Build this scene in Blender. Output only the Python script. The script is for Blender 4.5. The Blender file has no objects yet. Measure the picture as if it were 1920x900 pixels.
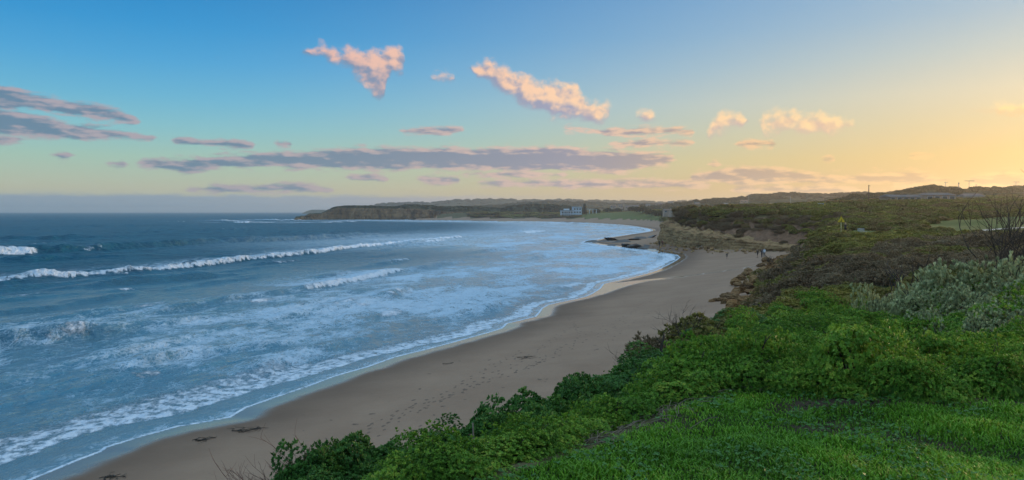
import bpy, bmesh, math, random
import numpy as np
from mathutils import Vector, Matrix, Euler

random.seed(7)
RNG = np.random.default_rng(7)
scene = bpy.context.scene

# ------------------------------------------------------------------ camera
CAM_Z = 10.5            # metres above the sea
FPX = 1400.0            # focal length for a 1920 px wide frame
cam_data = bpy.data.cameras.new('camera')
cam_data.sensor_width = 36.0
cam_data.lens = 36.0 * FPX / 1920.0
cam_data.shift_y = -53.0 / 1920.0      # lens shift keeps uprights upright, horizon a little above centre
cam_data.clip_start = 0.1
cam_data.clip_end = 90000.0
cam = bpy.data.objects.new('camera', cam_data)
scene.collection.objects.link(cam)
cam.location = (0, 0, CAM_Z)
cam.rotation_euler = (math.radians(90), 0, 0)
scene.camera = cam

# ------------------------------------------------------------------ exposure
scene.view_settings.view_transform = 'Standard'
scene.view_settings.look = 'None'
scene.view_settings.exposure = 0.40
scene.view_settings.gamma = 1.0
scene.view_settings.use_curve_mapping = False
scene.render.engine = 'CYCLES'
cy = scene.cycles
cy.max_bounces = 6
cy.diffuse_bounces = 3
cy.glossy_bounces = 3
cy.transmission_bounces = 2
cy.transparent_max_bounces = 6
cy.volume_bounces = 1
cy.use_denoising = True
try:
    cy.denoiser = 'OPENIMAGEDENOISE'
except Exception:
    pass
cy.sample_clamp_indirect = 4.0

# ------------------------------------------------------------------ sun direction (low, right of the frame)
SUN_AZ = math.radians(57.0)      # to the right of the view direction (+Y)
SUN_EL = math.radians(4.5)

SKY_K = 0.80                    # display colour to sky radiance at this exposure
def lin(c, k=None):
    k = SKY_K if k is None else k
    return tuple(k * ((v / 255.0) / 12.92 if v / 255.0 <= 0.04045 else ((v / 255.0 + 0.055) / 1.055) ** 2.4) for v in c) + (1.0,)

class NG:
    """small helper round a node tree"""
    def __init__(self, tree):
        self.t = tree
        self.n = tree.nodes
        self.l = tree.links
    def node(self, kind, **kw):
        nd = self.n.new(kind)
        for k, v in kw.items():
            setattr(nd, k, v)
        return nd
    def put(self, sock, v):
        if isinstance(v, bpy.types.NodeSocket):
            self.l.new(v, sock)
        elif v is not None:
            sock.default_value = v
    def math(self, op, a, b=None, c=None, clamp=False):
        nd = self.n.new('ShaderNodeMath'); nd.operation = op; nd.use_clamp = clamp
        self.put(nd.inputs[0], a)
        if b is not None: self.put(nd.inputs[1], b)
        if c is not None: self.put(nd.inputs[2], c)
        return nd.outputs[0]
    def vmath(self, op, a, b=None, out=0):
        nd = self.n.new('ShaderNodeVectorMath'); nd.operation = op
        self.put(nd.inputs[0], a)
        if b is not None:
            self.put(nd.inputs['Scale'] if op == 'SCALE' else nd.inputs[1], b)
        return nd.outputs['Value'] if op in ('LENGTH', 'DOT_PRODUCT', 'DISTANCE') else nd.outputs[0]
    def noise(self, vec, scale, detail=4, rough=0.55, dist=0.0, out='Fac', lac=2.0):
        nd = self.n.new('ShaderNodeTexNoise')
        nd.inputs['Scale'].default_value = scale
        nd.inputs['Detail'].default_value = detail
        nd.inputs['Roughness'].default_value = rough
        nd.inputs['Lacunarity'].default_value = lac
        nd.inputs['Distortion'].default_value = dist
        if vec is not None: self.l.new(vec, nd.inputs['Vector'])
        return nd.outputs[out]
    def ramp(self, fac, stops, interp='LINEAR'):
        nd = self.n.new('ShaderNodeValToRGB')
        cr = nd.color_ramp; cr.interpolation = interp
        while len(cr.elements) < len(stops): cr.elements.new(0.5)
        for e, (p, c) in zip(cr.elements, stops):
            e.position = p; e.color = c
        self.put(nd.inputs[0], fac)
        return nd.outputs[0]
    def mix(self, fac, a, b, mode='MIX'):
        nd = self.n.new('ShaderNodeMix'); nd.data_type = 'RGBA'; nd.blend_type = mode
        self.put(nd.inputs[0], fac); self.put(nd.inputs[6], a); self.put(nd.inputs[7], b)
        return nd.outputs[2]
    def smooth(self, v, lo, hi, a=0.0, b=1.0):
        nd = self.n.new('ShaderNodeMapRange'); nd.interpolation_type = 'SMOOTHSTEP'
        self.put(nd.inputs[0], v)
        nd.inputs[1].default_value = lo; nd.inputs[2].default_value = hi
        nd.inputs[3].default_value = a; nd.inputs[4].default_value = b
        return nd.outputs[0]
    def comb(self, x, y, z):
        nd = self.n.new('ShaderNodeCombineXYZ')
        for s, v in zip(nd.inputs, (x, y, z)): self.put(s, v)
        return nd.outputs[0]
    def sep(self, v):
        nd = self.n.new('ShaderNodeSeparateXYZ'); self.l.new(v, nd.inputs[0])
        return nd.outputs

# ------------------------------------------------------------------ world: sky and clouds by direction
world = bpy.data.worlds.new('World')
scene.world = world
world.use_nodes = True
wg = NG(world.node_tree)
wg.n.clear()
w_out = wg.node('ShaderNodeOutputWorld')
w_bg = wg.node('ShaderNodeBackground')
wg.l.new(w_bg.outputs[0], w_out.inputs[0])

sky = wg.node('ShaderNodeTexSky', sky_type='NISHITA')
sky.sun_disc = False
sky.sun_elevation = SUN_EL
sky.sun_rotation = SUN_AZ
sky.altitude = 10
sky.air_density = 1.0
sky.dust_density = 1.6
sky.ozone_density = 2.0

tc = wg.node('ShaderNodeTexCoord')
dirv = wg.vmath('NORMALIZE', tc.outputs['Generated'])
dx, dy, dz = wg.sep(dirv)
az = wg.math('ARCTAN2', dx, dy)                      # radians, 0 = straight ahead, + to the right
el = wg.math('ARCSINE', dz)
hxy = wg.math('SQRT', wg.math('SUBTRACT', 1.0001, wg.math('MULTIPLY', dz, dz)))
cosaz = wg.math('COSINE', wg.math('SUBTRACT', az, SUN_AZ))
# elevation ramps: the side away from the sun and the side towards it
R90 = math.radians(90)
def el_stop(d): return math.sqrt(max(d, 0) / 90.0)    # more resolution near the horizon
elf = wg.math('SQRT', wg.math('DIVIDE', wg.math('MAXIMUM', el, 0.0), R90))
away = wg.ramp(elf, [(el_stop(0), lin((196, 190, 172))), (el_stop(1.6), lin((196, 196, 165))), (el_stop(3.8), lin((166, 200, 182))),
                     (el_stop(6), lin((134, 194, 205))), (el_stop(8), lin((106, 182, 214))), (el_stop(10.5), lin((76, 165, 216))),
                     (el_stop(13), lin((50, 150, 210))), (el_stop(16), lin((34, 134, 198))), (el_stop(32), lin((140, 190, 224), 1.0)), (el_stop(90), lin((205, 220, 236), 1.0))])  # overhead stops brightened, out of view, to throw more light on the ground
toward = wg.ramp(elf, [(el_stop(0), lin((226, 168, 90))), (el_stop(1.6), lin((234, 182, 98))), (el_stop(3.8), lin((238, 196, 116))),
                       (el_stop(6), lin((230, 204, 150))), (el_stop(8), lin((224, 210, 176))), (el_stop(10.5), lin((196, 202, 192))),
                       (el_stop(13), lin((168, 190, 202))), (el_stop(16), lin((146, 180, 208))), (el_stop(32), lin((176, 206, 228), 1.0)), (el_stop(90), lin((205, 220, 236), 1.0))])  # same added overhead brightness on the sunward side
tsun = wg.math('POWER', wg.math('DIVIDE', wg.math('SUBTRACT', cosaz, 0.08), 0.86, clamp=True), 2.1)
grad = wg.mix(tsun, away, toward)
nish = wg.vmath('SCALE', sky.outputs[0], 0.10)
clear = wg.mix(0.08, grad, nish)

# ---- clouds: each layer is a chain of clouds along the azimuth with a base and a top elevation
AZ_LIM, EL_LIM = 0.66, 0.36
azf = wg.math('DIVIDE', wg.math('ADD', az, AZ_LIM), 2 * AZ_LIM)
azc = wg.comb(azf, azf, azf)
def layer(points):
    """points: (u, v_base, v_top) in order of u; a base above the top leaves a gap"""
    nd = wg.node('ShaderNodeRGBCurve')
    mp = nd.mapping
    mp.use_clip = True
    for ci, key in ((0, 1), (1, 2)):
        cu = mp.curves[ci]
        pts = []
        for p in points:
            a = math.atan((p[0] - 960.0) / FPX)
            e = math.atan((397.0 - p[key]) / FPX * math.cos(a))
            pts.append(((a + AZ_LIM) / (2 * AZ_LIM), min(max(e / EL_LIM, 0.0), 1.0)))
        pts = [(0.0, pts[0][1])] + pts + [(1.0, pts[-1][1])]
        cu.points[0].location = pts[0]; cu.points[1].location = pts[-1]
        for q in pts[1:-1]: cu.points.new(*q)
        for q in cu.points: q.handle_type = 'VECTOR'
    mp.update()
    wg.l.new(azc, nd.inputs['Color'])
    o = wg.sep(nd.outputs[0])
    base, top = wg.math('MULTIPLY', o[0], EL_LIM), wg.math('MULTIPLY', o[1], EL_LIM)
    up = wg.math('SUBTRACT', el, base)
    m = wg.math('MINIMUM', up, wg.math('SUBTRACT', top, el))
    return m, wg.math('DIVIDE', up, wg.math('MAXIMUM', wg.math('SUBTRACT', top, base), 0.002))
def gap(u, v): return (u, v - 14, v + 14)
PUFFS = [gap(0, 120), gap(560, 100), (578, 98, 96), (600, 104, 82), (622, 116, 88), (640, 124, 98), (655, 132, 88), (678, 150, 94), (702, 180, 97), (718, 186, 96), (730, 140, 92),
         (748, 136, 88), (757, 128, 100), gap(764, 114), gap(798, 148), (812, 152, 144), (832, 158, 138), (850, 152, 142), gap(860, 146), gap(876, 126),
         (890, 140, 122), (912, 152, 108), (934, 166, 122), (960, 182, 136), (986, 200, 140), (1010, 214, 150), (1034, 222, 152), (1062, 226, 160), (1085, 222, 164), (1100, 226, 190),
         (1125, 228, 198), (1142, 220, 196), gap(1154, 196), gap(1184, 220), (1196, 226, 214), (1210, 230, 210), (1228, 226, 216), gap(1238, 222), gap(1316, 250),
         (1330, 260, 238), (1346, 250, 218), (1370, 242, 212), (1394, 240, 214), gap(1406, 226), gap(1414, 226), (1430, 248, 220), (1460, 252, 212), (1490, 240, 212), (1515, 250, 214),
         (1545, 252, 214), (1575, 248, 222), (1598, 240, 228), gap(1612, 236), gap(1780, 210), (1885, 210, 196), (1920, 212, 190)]
LONG = [(0, 266, 256), (40, 262, 258), gap(60, 262), gap(80, 290), (104, 292, 287), (118, 296, 287), (132, 292, 289), gap(142, 291), gap(190, 306), (205, 309, 303), (232, 309, 302), gap(244, 306),
        gap(248, 306), (270, 312, 300), (310, 318, 300), (350, 324, 300), (400, 314, 294), (480, 312, 288), (560, 314, 284), (640, 316, 281), (720, 318, 278), (800, 316, 278), (880, 318, 279),
        (960, 320, 279), (1020, 320, 276), (1090, 320, 280), (1150, 324, 284), (1210, 316, 288), (1245, 308, 291), (1262, 302, 294), gap(1274, 298), gap(1280, 330),
        (1300, 340, 326), (1340, 342, 320), (1390, 344, 314), (1440, 344, 315), (1480, 342, 320), (1540, 344, 328), (1600, 342, 328), (1660, 342, 324), (1700, 348, 322), (1722, 346, 324), (1760, 340, 333),
        (1780, 340, 335), gap(1790, 338), gap(1804, 338), (1820, 344, 334), (1860, 352, 324), (1885, 356, 318), (1905, 356, 324), (1960, 356, 330)]
HIGH = [(0, 206, 160), (20, 208, 166), (50, 198, 172), (90, 208, 182), (130, 218, 188), (180, 222, 198), (220, 226, 206), (255, 230, 222), gap(270, 226), gap(310, 262), (330, 268, 258), (360, 272, 262),
        (380, 270, 266), (420, 276, 263), (455, 278, 265), (474, 276, 270), gap(484, 272), gap(500, 268), (520, 272, 264), (545, 274, 268), gap(556, 270), gap(735, 246), (755, 249, 243), (800, 252, 238), (845, 250, 240), (868, 246, 242), gap(880, 244),
        gap(1040, 242), (1060, 243, 239), (1100, 244, 238), (1130, 252, 242), (1180, 255, 242), (1230, 252, 240), (1275, 252, 240), (1298, 250, 244), gap(1308, 248), gap(1370, 270), (1385, 274, 266), (1410, 276, 262), (1430, 272, 266), (1450, 278, 264), gap(1466, 270)]
LOWER = [(0, 252, 202), (40, 256, 208), (80, 258, 218), (130, 260, 232), (190, 262, 238), (230, 258, 246), (270, 260, 252), (290, 260, 256), gap(300, 258), gap(330, 355), (360, 358, 350), (460, 360, 347), (560, 360, 345), (620, 358, 350),
         gap(634, 354), gap(640, 332), (655, 336, 328), (690, 338, 328), (725, 340, 332), gap(735, 336), gap(770, 336), (790, 342, 330), (830, 346, 330), (860, 342, 334), gap(872, 338), gap(876, 344),
         (900, 348, 341), (1000, 349, 338), (1120, 352, 337), (1250, 352, 337), (1330, 350, 342), gap(1350, 346), gap(1355, 356), (1380, 362, 350), (1500, 364, 348), (1600, 362, 352), gap(1640, 356), (1700, 372, 366), (1800, 366, 358)]
STREAK = [gap(0, 340), gap(850, 326), (870, 328, 324), (930, 331, 322), (1000, 331, 322), (1060, 330, 325), gap(1075, 327), gap(1120, 268), (1150, 272, 268), (1200, 275, 264), (1260, 274, 263), (1300, 271, 265), gap(1312, 268), gap(1318, 308), (1335, 314, 302), (1350, 312, 306), gap(1360, 308),
          gap(1530, 300), (1543, 303, 298), (1562, 303, 297), gap(1574, 300), gap(1690, 292), (1710, 293, 290), (1750, 293, 290), gap(1764, 292)]
n2 = []
def noise2(co, scale, detail, rough):
    o = wg.noise(co, scale, detail, rough)
    o.node.noise_dimensions = '2D'
    return o
pco = wg.comb(wg.math('MULTIPLY', az, 34.0), wg.math('MULTIPLY', el, 44.0), 0.0)
bco = wg.comb(wg.math('MULTIPLY', az, 26.0), wg.math('MULTIPLY', el, 100.0), 0.0)
pn = noise2(pco, 1.15, 6, 0.60)
pn2 = noise2(wg.vmath('ADD', pco, (0.26, 0.24, 0.0)), 1.15, 2, 0.5)
bn = noise2(bco, 1.2, 5, 0.62)
bn2 = noise2(wg.vmath('ADD', bco, (0.24, 0.30, 0.0)), 1.2, 2, 0.5)
# scattered cloud that goes on round the rest of the sky
outside = wg.smooth(wg.math('ABSOLUTE', az), 0.62, 0.80)
far_m = wg.math('ADD', wg.math('MULTIPLY', wg.math('SUBTRACT', bn2, 0.66), 0.05), wg.math('MULTIPLY', wg.math('SUBTRACT', outside, 1.0), 0.2))
pm, ph = layer(PUFFS)
lm, lh = layer(LONG)
hm, hh = layer(HIGH)
qm, qh = layer(LOWER)
sm, sh_ = layer(STREAK)
px = 1.0 / FPX
pd = wg.smooth(wg.math('ADD', wg.math('MULTIPLY', pm, 1 / (12 * px)), wg.math('MULTIPLY', wg.math('SUBTRACT', pn, 0.43), 3.8)), -0.40, 1.35)
thin = wg.math('MAXIMUM', wg.math('MAXIMUM', hm, qm), wg.math('MAXIMUM', sm, far_m))
bm_ = wg.math('MAXIMUM', wg.math('MULTIPLY', thin, 1 / (6 * px)), wg.math('MULTIPLY', lm, 1 / (8 * px)))
bm_ = wg.math('ADD', bm_, wg.math('MULTIPLY', wg.math('MAXIMUM', lm, 0.0), 1 / (7 * px)))
bd = wg.smooth(wg.math('ADD', bm_, wg.math('MULTIPLY', wg.math('SUBTRACT', bn, 0.345), 4.4)), -0.30, 1.30)
kd = wg.smooth(wg.math('ADD', el, wg.math('MULTIPLY', wg.math('SUBTRACT', bn, 0.5), 0.010)), 33 * px, 24 * px)
kd = wg.math('MULTIPLY', kd, wg.smooth(az, 0.12, -0.16))
# sunlit and shaded cloud colours, warmer towards the sun
p_lit = wg.ramp(tsun, [(0.0, lin((226, 178, 168))), (0.35, lin((254, 210, 170))), (0.75, lin((255, 218, 162))), (1.0, lin((255, 222, 150)))])
p_sh = wg.ramp(tsun, [(0.0, lin((112, 136, 164))), (0.35, lin((158, 158, 180))), (0.75, lin((220, 186, 162))), (1.0, lin((242, 200, 132)))])
b_lit = wg.ramp(tsun, [(0.0, lin((172, 160, 168))), (0.35, lin((222, 188, 172))), (0.72, lin((246, 202, 146))), (1.0, lin((252, 204, 118)))])
b_sh = wg.ramp(tsun, [(0.0, lin((100, 126, 150))), (0.35, lin((144, 142, 160))), (0.72, lin((192, 162, 134))), (1.0, lin((224, 174, 100)))])
plf = wg.smooth(wg.math('ADD', wg.math('MULTIPLY', wg.math('SUBTRACT', pn, pn2), 1.5), wg.math('MULTIPLY', ph, 0.75)), -0.05, 0.70)
blf = wg.smooth(wg.math('ADD', wg.math('MULTIPLY', wg.math('SUBTRACT', bn, bn2), 1.35), wg.math('MULTIPLY', wg.math('SUBTRACT', 1.1, bm_), 0.15)), -0.26, 0.34)
p_col = wg.mix(plf, p_sh, p_lit)
b_col = wg.mix(blf, b_sh, b_lit)
k_col = wg.ramp(tsun, [(0.0, lin((138, 156, 174))), (0.2, lin((172, 168, 174))), (0.6, lin((214, 180, 150))), (1.0, lin((240, 188, 112)))])
c1 = wg.mix(wg.math('MULTIPLY', kd, 0.85), clear, k_col)
c2 = wg.mix(wg.math('MULTIPLY', bd, 0.92), c1, b_col)
c3 = wg.mix(wg.math('MULTIPLY', pd, 0.96), c2, p_col)
wg.l.new(c3, w_bg.inputs['Color'])
w_bg.inputs['Strength'].default_value = 1.0
# above the cloud belt and below the horizon the plain sky is enough
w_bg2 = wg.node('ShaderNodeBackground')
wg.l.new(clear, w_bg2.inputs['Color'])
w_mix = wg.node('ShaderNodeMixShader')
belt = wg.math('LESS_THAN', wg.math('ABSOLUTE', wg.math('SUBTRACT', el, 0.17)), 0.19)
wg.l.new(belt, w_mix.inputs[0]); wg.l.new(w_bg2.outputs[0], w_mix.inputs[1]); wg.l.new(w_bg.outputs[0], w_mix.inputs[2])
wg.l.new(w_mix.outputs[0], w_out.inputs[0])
world.cycles.sampling_method = 'MANUAL'
world.cycles.sample_map_resolution = 512

# ------------------------------------------------------------------ sun lamp
sun_data = bpy.data.lights.new('sun', 'SUN')
sun_data.energy = 3.2
sun_data.angle = math.radians(6.0)
sun_data.color = (1.0, 0.66, 0.36)
sun = bpy.data.objects.new('sun', sun_data)
scene.collection.objects.link(sun)
to_sun = Vector((math.sin(SUN_AZ) * math.cos(SUN_EL), math.cos(SUN_AZ) * math.cos(SUN_EL), math.sin(SUN_EL)))
sun.rotation_euler = (-to_sun).to_track_quat('-Z', 'Y').to_euler()

# ------------------------------------------------------------------ numeric helpers
def at(u, v, Y):
    """a point Y metres in front of the viewpoint that shows at frame position (u, v)"""
    return ((u - 960.0) / FPX * Y, Y, CAM_Z - (v - 397.0) / FPX * Y)
_perm = RNG.permutation(512)
_ga = RNG.random(512) * 2 * math.pi
_gx, _gy = np.cos(_ga), np.sin(_ga)
def perlin(x, y):
    xi = np.floor(x).astype(np.int64); yi = np.floor(y).astype(np.int64)
    fx = x - xi; fy = y - yi
    def g(ix, iy, dx_, dy_):
        h = _perm[(_perm[ix & 511] + iy) & 511]
        return _gx[h] * dx_ + _gy[h] * dy_
    sx = fx * fx * fx * (fx * (fx * 6 - 15) + 10); sy = fy * fy * fy * (fy * (fy * 6 - 15) + 10)
    a = g(xi, yi, fx, fy); b = g(xi + 1, yi, fx - 1, fy)
    c = g(xi, yi + 1, fx, fy - 1); d = g(xi + 1, yi + 1, fx - 1, fy - 1)
    return (a + sx * (b - a)) + sy * ((c + sx * (d - c)) - (a + sx * (b - a)))
def fbm(x, y, oct=4, rough=0.5):
    s = 0.0; a = 1.0
    for k in range(oct):
        s = s + a * perlin(x + 17.3 * k, y - 9.1 * k); a *= rough; x = x * 2.03; y = y * 2.03
    return s
def sstep(v, lo, hi):
    t = np.clip((v - lo) / (hi - lo), 0, 1)
    return t * t * (3 - 2 * t)
def poly_dist(x, y, pts, want=False):
    """distance to a polyline; with want also the signed side (+ right of travel) and arc length"""
    best = np.full(x.shape, 1e12); side = np.zeros(x.shape); arc = np.zeros(x.shape); L = 0.0
    for (x0, y0), (x1, y1) in zip(pts[:-1], pts[1:]):
        ex, ey = x1 - x0, y1 - y0; ll = math.hypot(ex, ey)
        t = np.clip(((x - x0) * ex + (y - y0) * ey) / (ll * ll), 0, 1)
        qx, qy = x - (x0 + t * ex), y - (y0 + t * ey)
        d = qx * qx + qy * qy
        m = d < best
        best = np.where(m, d, best)
        if want:
            side = np.where(m, np.sign(qx * ey - qy * ex), side); arc = np.where(m, L + t * ll, arc)
        L += ll
    best = np.sqrt(best)
    return (best, side, arc) if want else best
def inside(x, y, poly):
    r = np.zeros(x.shape, bool); n = len(poly)
    for i in range(n):
        x0, y0 = poly[i]; x1, y1 = poly[(i + 1) % n]
        if y0 == y1: continue
        c = ((y0 > y) != (y1 > y)) & (x < (x1 - x0) * (y - y0) / (y1 - y0) + x0)
        r ^= c
    return r
def densify(pts, step, rnd=0.0):
    """Catmull-Rom through the points, about one point per step"""
    P = [pts[0]] + list(pts) + [pts[-1]]; out = []
    for i in range(1, len(P) - 2):
        p0, p1, p2, p3 = (np.array(P[i + k], float) for k in (-1, 0, 1, 2))
        n = max(1, int(np.linalg.norm(p2 - p1) / max(step, 0.03 * np.linalg.norm(p1))))
        for k in range(n):
            t = k / n
            out.append(tuple(0.5 * ((2 * p1) + (-p0 + p2) * t + (2 * p0 - 5 * p1 + 4 * p2 - p3) * t * t + (-p0 + 3 * p1 - 3 * p2 + p3) * t ** 3)))
    out.append(tuple(pts[-1]))
    return out

# ------------------------------------------------------------------ the lie of the land (x right, y ahead, metres)
def wl(u, v): p = at(u, v, (CAM_Z - 0.15) * FPX / (v - 397.0)); return (p[0], p[1])
WATER = [(-24, -80), (-21, 0), (-20, 18)] + [wl(*q) for q in ((60, 899), (190, 847), (203, 838), (267, 818), (333, 800), (433, 782), (463, 764), (517, 745), (585, 722), (633, 704),
        (693, 687), (740, 670), (800, 655), (867, 637), (943, 615), (952, 606), (1006, 593), (1014, 584), (1030, 571), (1098, 556), (1127, 540), (1133, 532), (1189, 519), (1236, 505),
        (1276, 482), (1256, 475), (1218, 469), (1150, 461), (1110, 455), (1123, 449), (1178, 440), (1225, 432), (1200, 425.5), (1163, 421), (1094, 417), (1021, 415))] + [(-10, 830), (-60, 900), (-130, 960)]
TOE = [(-13, -80), (-8, 0), (-6.2, 6), (-3.6, 11.5), (0.4, 17.5), (5.0, 26), (9.8, 38), (16.3, 54), (20.5, 64), (27.5, 82), (39, 113), (48.5, 133), (55, 146), (53, 155), (49, 168), (45.6, 180),
       (43.7, 192), (43, 204), (43.3, 214), (46.5, 224), (60, 245), (84, 300), (100, 400), (110, 520), (119, 626), (114, 726), (90, 785), (60, 835), (0, 885), (-60, 940), (-100, 985)]
BRINK = [(-7, -80), (-3, 0), (-1.75, 4), (-1.3, 6.3), (-0.2, 8.8), (2.6, 13.6), (7.2, 21), (16.2, 35), (25, 54), (30.5, 66), (37.5, 83), (47.5, 110), (59, 134), (68, 149), (63, 166), (57, 183), (51, 196), (48.6, 207),
         (51, 226), (70, 250), (98, 302), (120, 400), (135, 520), (152, 640), (152, 760), (128, 850), (80, 900), (15, 930), (-40, 975), (-80, 1010)]
WATER = densify(WATER, 1.2); TOE = densify(TOE, 2.5); BRINK = densify(BRINK, 2.5)
FARPOLY = [(-130, 3000), (9000, 3000), (9000, -80)]
W_POLY = WATER + FARPOLY; T_POLY = TOE + FARPOLY; B_POLY = BRINK + FARPOLY
CTRL = np.array([(-0.3, 4.3, 8.9), (0.3, 5.0, 8.9), (0.9, 5.6, 8.9), (1.5, 6.3, 8.88), (2.1, 6.8, 8.86), (3, 6.4, 8.9), (0, 0, 8.9), (0, 3, 8.9), (3, 4, 8.9), (4, 6.5, 8.9), (-1.5, 4, 8.2), (-0.8, 6.2, 7.7), (0.1, 7.0, 7.7), (0.6, 8.5, 7.35), (2.6, 10, 7.6), (4, 14, 7.4), (-30, -30, 8.9), (30, -30, 9.4), (60, 0, 10), (5.5, 11.5, 8.1), (7, 9, 8.6), (10, 13, 8.4), (14, 16, 8.5), (20, 12, 9.4),
                 (9, 20, 7.1), (15, 28, 6.9), (20, 28, 7.7), (30, 30, 8.8), (24, 50, 6.6), (30, 48, 7.4), (42, 50, 8.9), (60, 50, 9.8), (33, 70, 6.8), (46, 103, 7.3), (42, 92, 7.2), (38, 76, 6.9), (50, 80, 7.8), (60, 85, 8.2), (70, 100, 8.4),
                 (80, 132, 9.3), (95, 130, 9.4), (110, 120, 9.8), (62, 120, 8.2), (70, 150, 9.3), (66, 170, 9.8), (58, 188, 10.0), (52, 202, 10.2), (70, 200, 11.0), (85, 225, 11.8), (100, 200, 12.0), (58, 225, 10.4), (75, 260, 10.2),
                 (110, 250, 12.5), (130, 250, 12.8), (150, 250, 12.6), (190, 300, 14.5), (140, 330, 14.0), (180, 340, 16.0), (250, 340, 17.0), (110, 340, 10.0), (145, 420, 11.0), (200, 450, 16.0), (300, 450, 20.0), (400, 450, 22),
                 (150, 560, 6.5), (170, 660, 10.5), (155, 760, 11.0), (132, 850, 11.0), (95, 905, 8.0), (60, 930, 6.0), (220, 640, 13), (240, 800, 14), (400, 800, 26), (600, 800, 32), (100, 1100, 9), (300, 1200, 16), (-60, 1100, 9), (800, 1200, 34), (600, 1800, 30), (0, 1800, 14), (-100, 2800, 14), (2000, 2000, 36)])
def plateau(x, y):
    num = np.zeros(x.shape); den = np.zeros(x.shape)
    rr = 0.02 * (x * x + y * y) + 0.5
    for cx, cy_, cz in CTRL:
        q = (x - cx) ** 2 + (y - cy_) ** 2 + 0.25 * rr
        w = 1.0 / (q * np.sqrt(q))
        num += w * cz; den += w
    return num / den
def land(x, y):
    """height of the ground; also signed distance to the water's edge and inland position"""
    x = np.asarray(x, float); y = np.asarray(y, float)
    inW, inT, inB = inside(x, y, W_POLY), inside(x, y, T_POLY), inside(x, y, B_POLY)
    dW = poly_dist(x, y, WATER); dT = poly_dist(x, y, TOE); dB = poly_dist(x, y, BRINK)
    r = np.hypot(x, y)
    zt = 2.7 - 0.9 * sstep(y, 120, 200) * (1 - sstep(y, 240, 400)) + 0.18 * fbm(x / 9, y / 9, 2)
    fb = dW / np.maximum(dW + dT, 1e-3)
    beach = 0.13 + (zt - 0.13) * (0.55 * fb + 0.45 * fb * fb) + 0.03 * fbm(x / 3.1, y / 3.1, 3) * sstep(dW, 0.5, 5)
    wet = 0.13 - 0.055 * dW - 0.00035 * np.minimum(dW, 60) ** 2
    t = dT / np.maximum(dT + dB, 1e-3)
    cliffy = sstep(y, 145, 165) * (1 - sstep(y, 225, 245))
    tt = t * t * (3 - 2 * t) * (1 - cliffy) + cliffy * (0.24 * sstep(t, 0.0, 0.2) + 0.76 * t)
    far = sstep(y, 330, 430); tt = tt * (1 - far) + far * sstep(t, -0.2, 1.0)
    P = plateau(x, y) + 0.35 * fbm(x / 13, y / 13, 3) * sstep(r, 14, 45) + 0.6 * fbm(x / 45, y / 45, 3) * sstep(r, 100, 220) + 0.05 * fbm(x / 1.3, y / 1.3, 3)
    bank = zt + (P - zt) * tt + 0.8 * np.clip(tt * (1 - tt) * 4, 0, 1) * fbm(x / 3.0, y / 3.0, 5, 0.6) * sstep(r, 10, 25)
    z = np.where(inB, P, np.where(inT, bank, np.where(inW, beach, np.maximum(wet, -6))))
    return z, np.where(inW, dW, -dW), np.where(inB, 1.0, np.where(inT, t, np.where(inW, fb - 1.0, -1.0))), np.where(inT, dT, -dT)
# ------------------------------------------------------------------ object helpers
COL = scene.collection
def link(o, parent=None):
    COL.objects.link(o)
    if parent is not None: o.parent = parent
    return o
def tag(o, label=None, cat=None, group=None, kind=None):
    if label: o['label'] = label
    if cat: o['category'] = cat
    if group: o['group'] = group
    if kind: o['kind'] = kind
    return o
def mesh_np(name, verts, faces, mats, smooth=True, attrs=None, mat_idx=None):
    """verts (n,3); faces (m,k) with one k"""
    me = bpy.data.meshes.new(name)
    v = np.asarray(verts, np.float32); f = np.asarray(faces, np.int32); k = f.shape[1]
    me.vertices.add(len(v)); me.vertices.foreach_set('co', v.ravel())
    me.loops.add(f.size); me.loops.foreach_set('vertex_index', f.ravel())
    me.polygons.add(len(f)); me.polygons.foreach_set('loop_start', np.arange(0, f.size, k, dtype=np.int32))
    me.polygons.foreach_set('use_smooth', np.full(len(f), smooth, bool))
    for m in (mats if isinstance(mats, (list, tuple)) else [mats]): me.materials.append(m)
    if mat_idx is not None: me.polygons.foreach_set('material_index', np.asarray(mat_idx, np.int32))
    for an, av in (attrs or {}).items():
        av = np.asarray(av, np.float32)
        if av.ndim == 2:
            a = me.color_attributes.new(an, 'FLOAT_COLOR', 'POINT')
            c = np.ones((len(av), 4), np.float32); c[:, :av.shape[1]] = av; a.data.foreach_set('color', c.ravel())
        else:
            a = me.attributes.new(an, 'FLOAT', 'POINT'); a.data.foreach_set('value', av)
    me.update(calc_edges=True); me.validate()
    return me
def obj(name, me, parent=None, loc=None):
    o = bpy.data.objects.new(name, me); link(o, parent)
    if loc is not None: o.location = loc
    return o
def sub_grid(V, F, keep):
    """keep some faces of a grid and drop the unused vertices"""
    F = F[keep]; used = np.unique(F); m = np.full(len(V), -1); m[used] = np.arange(len(used))
    return used, m[F]

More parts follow.
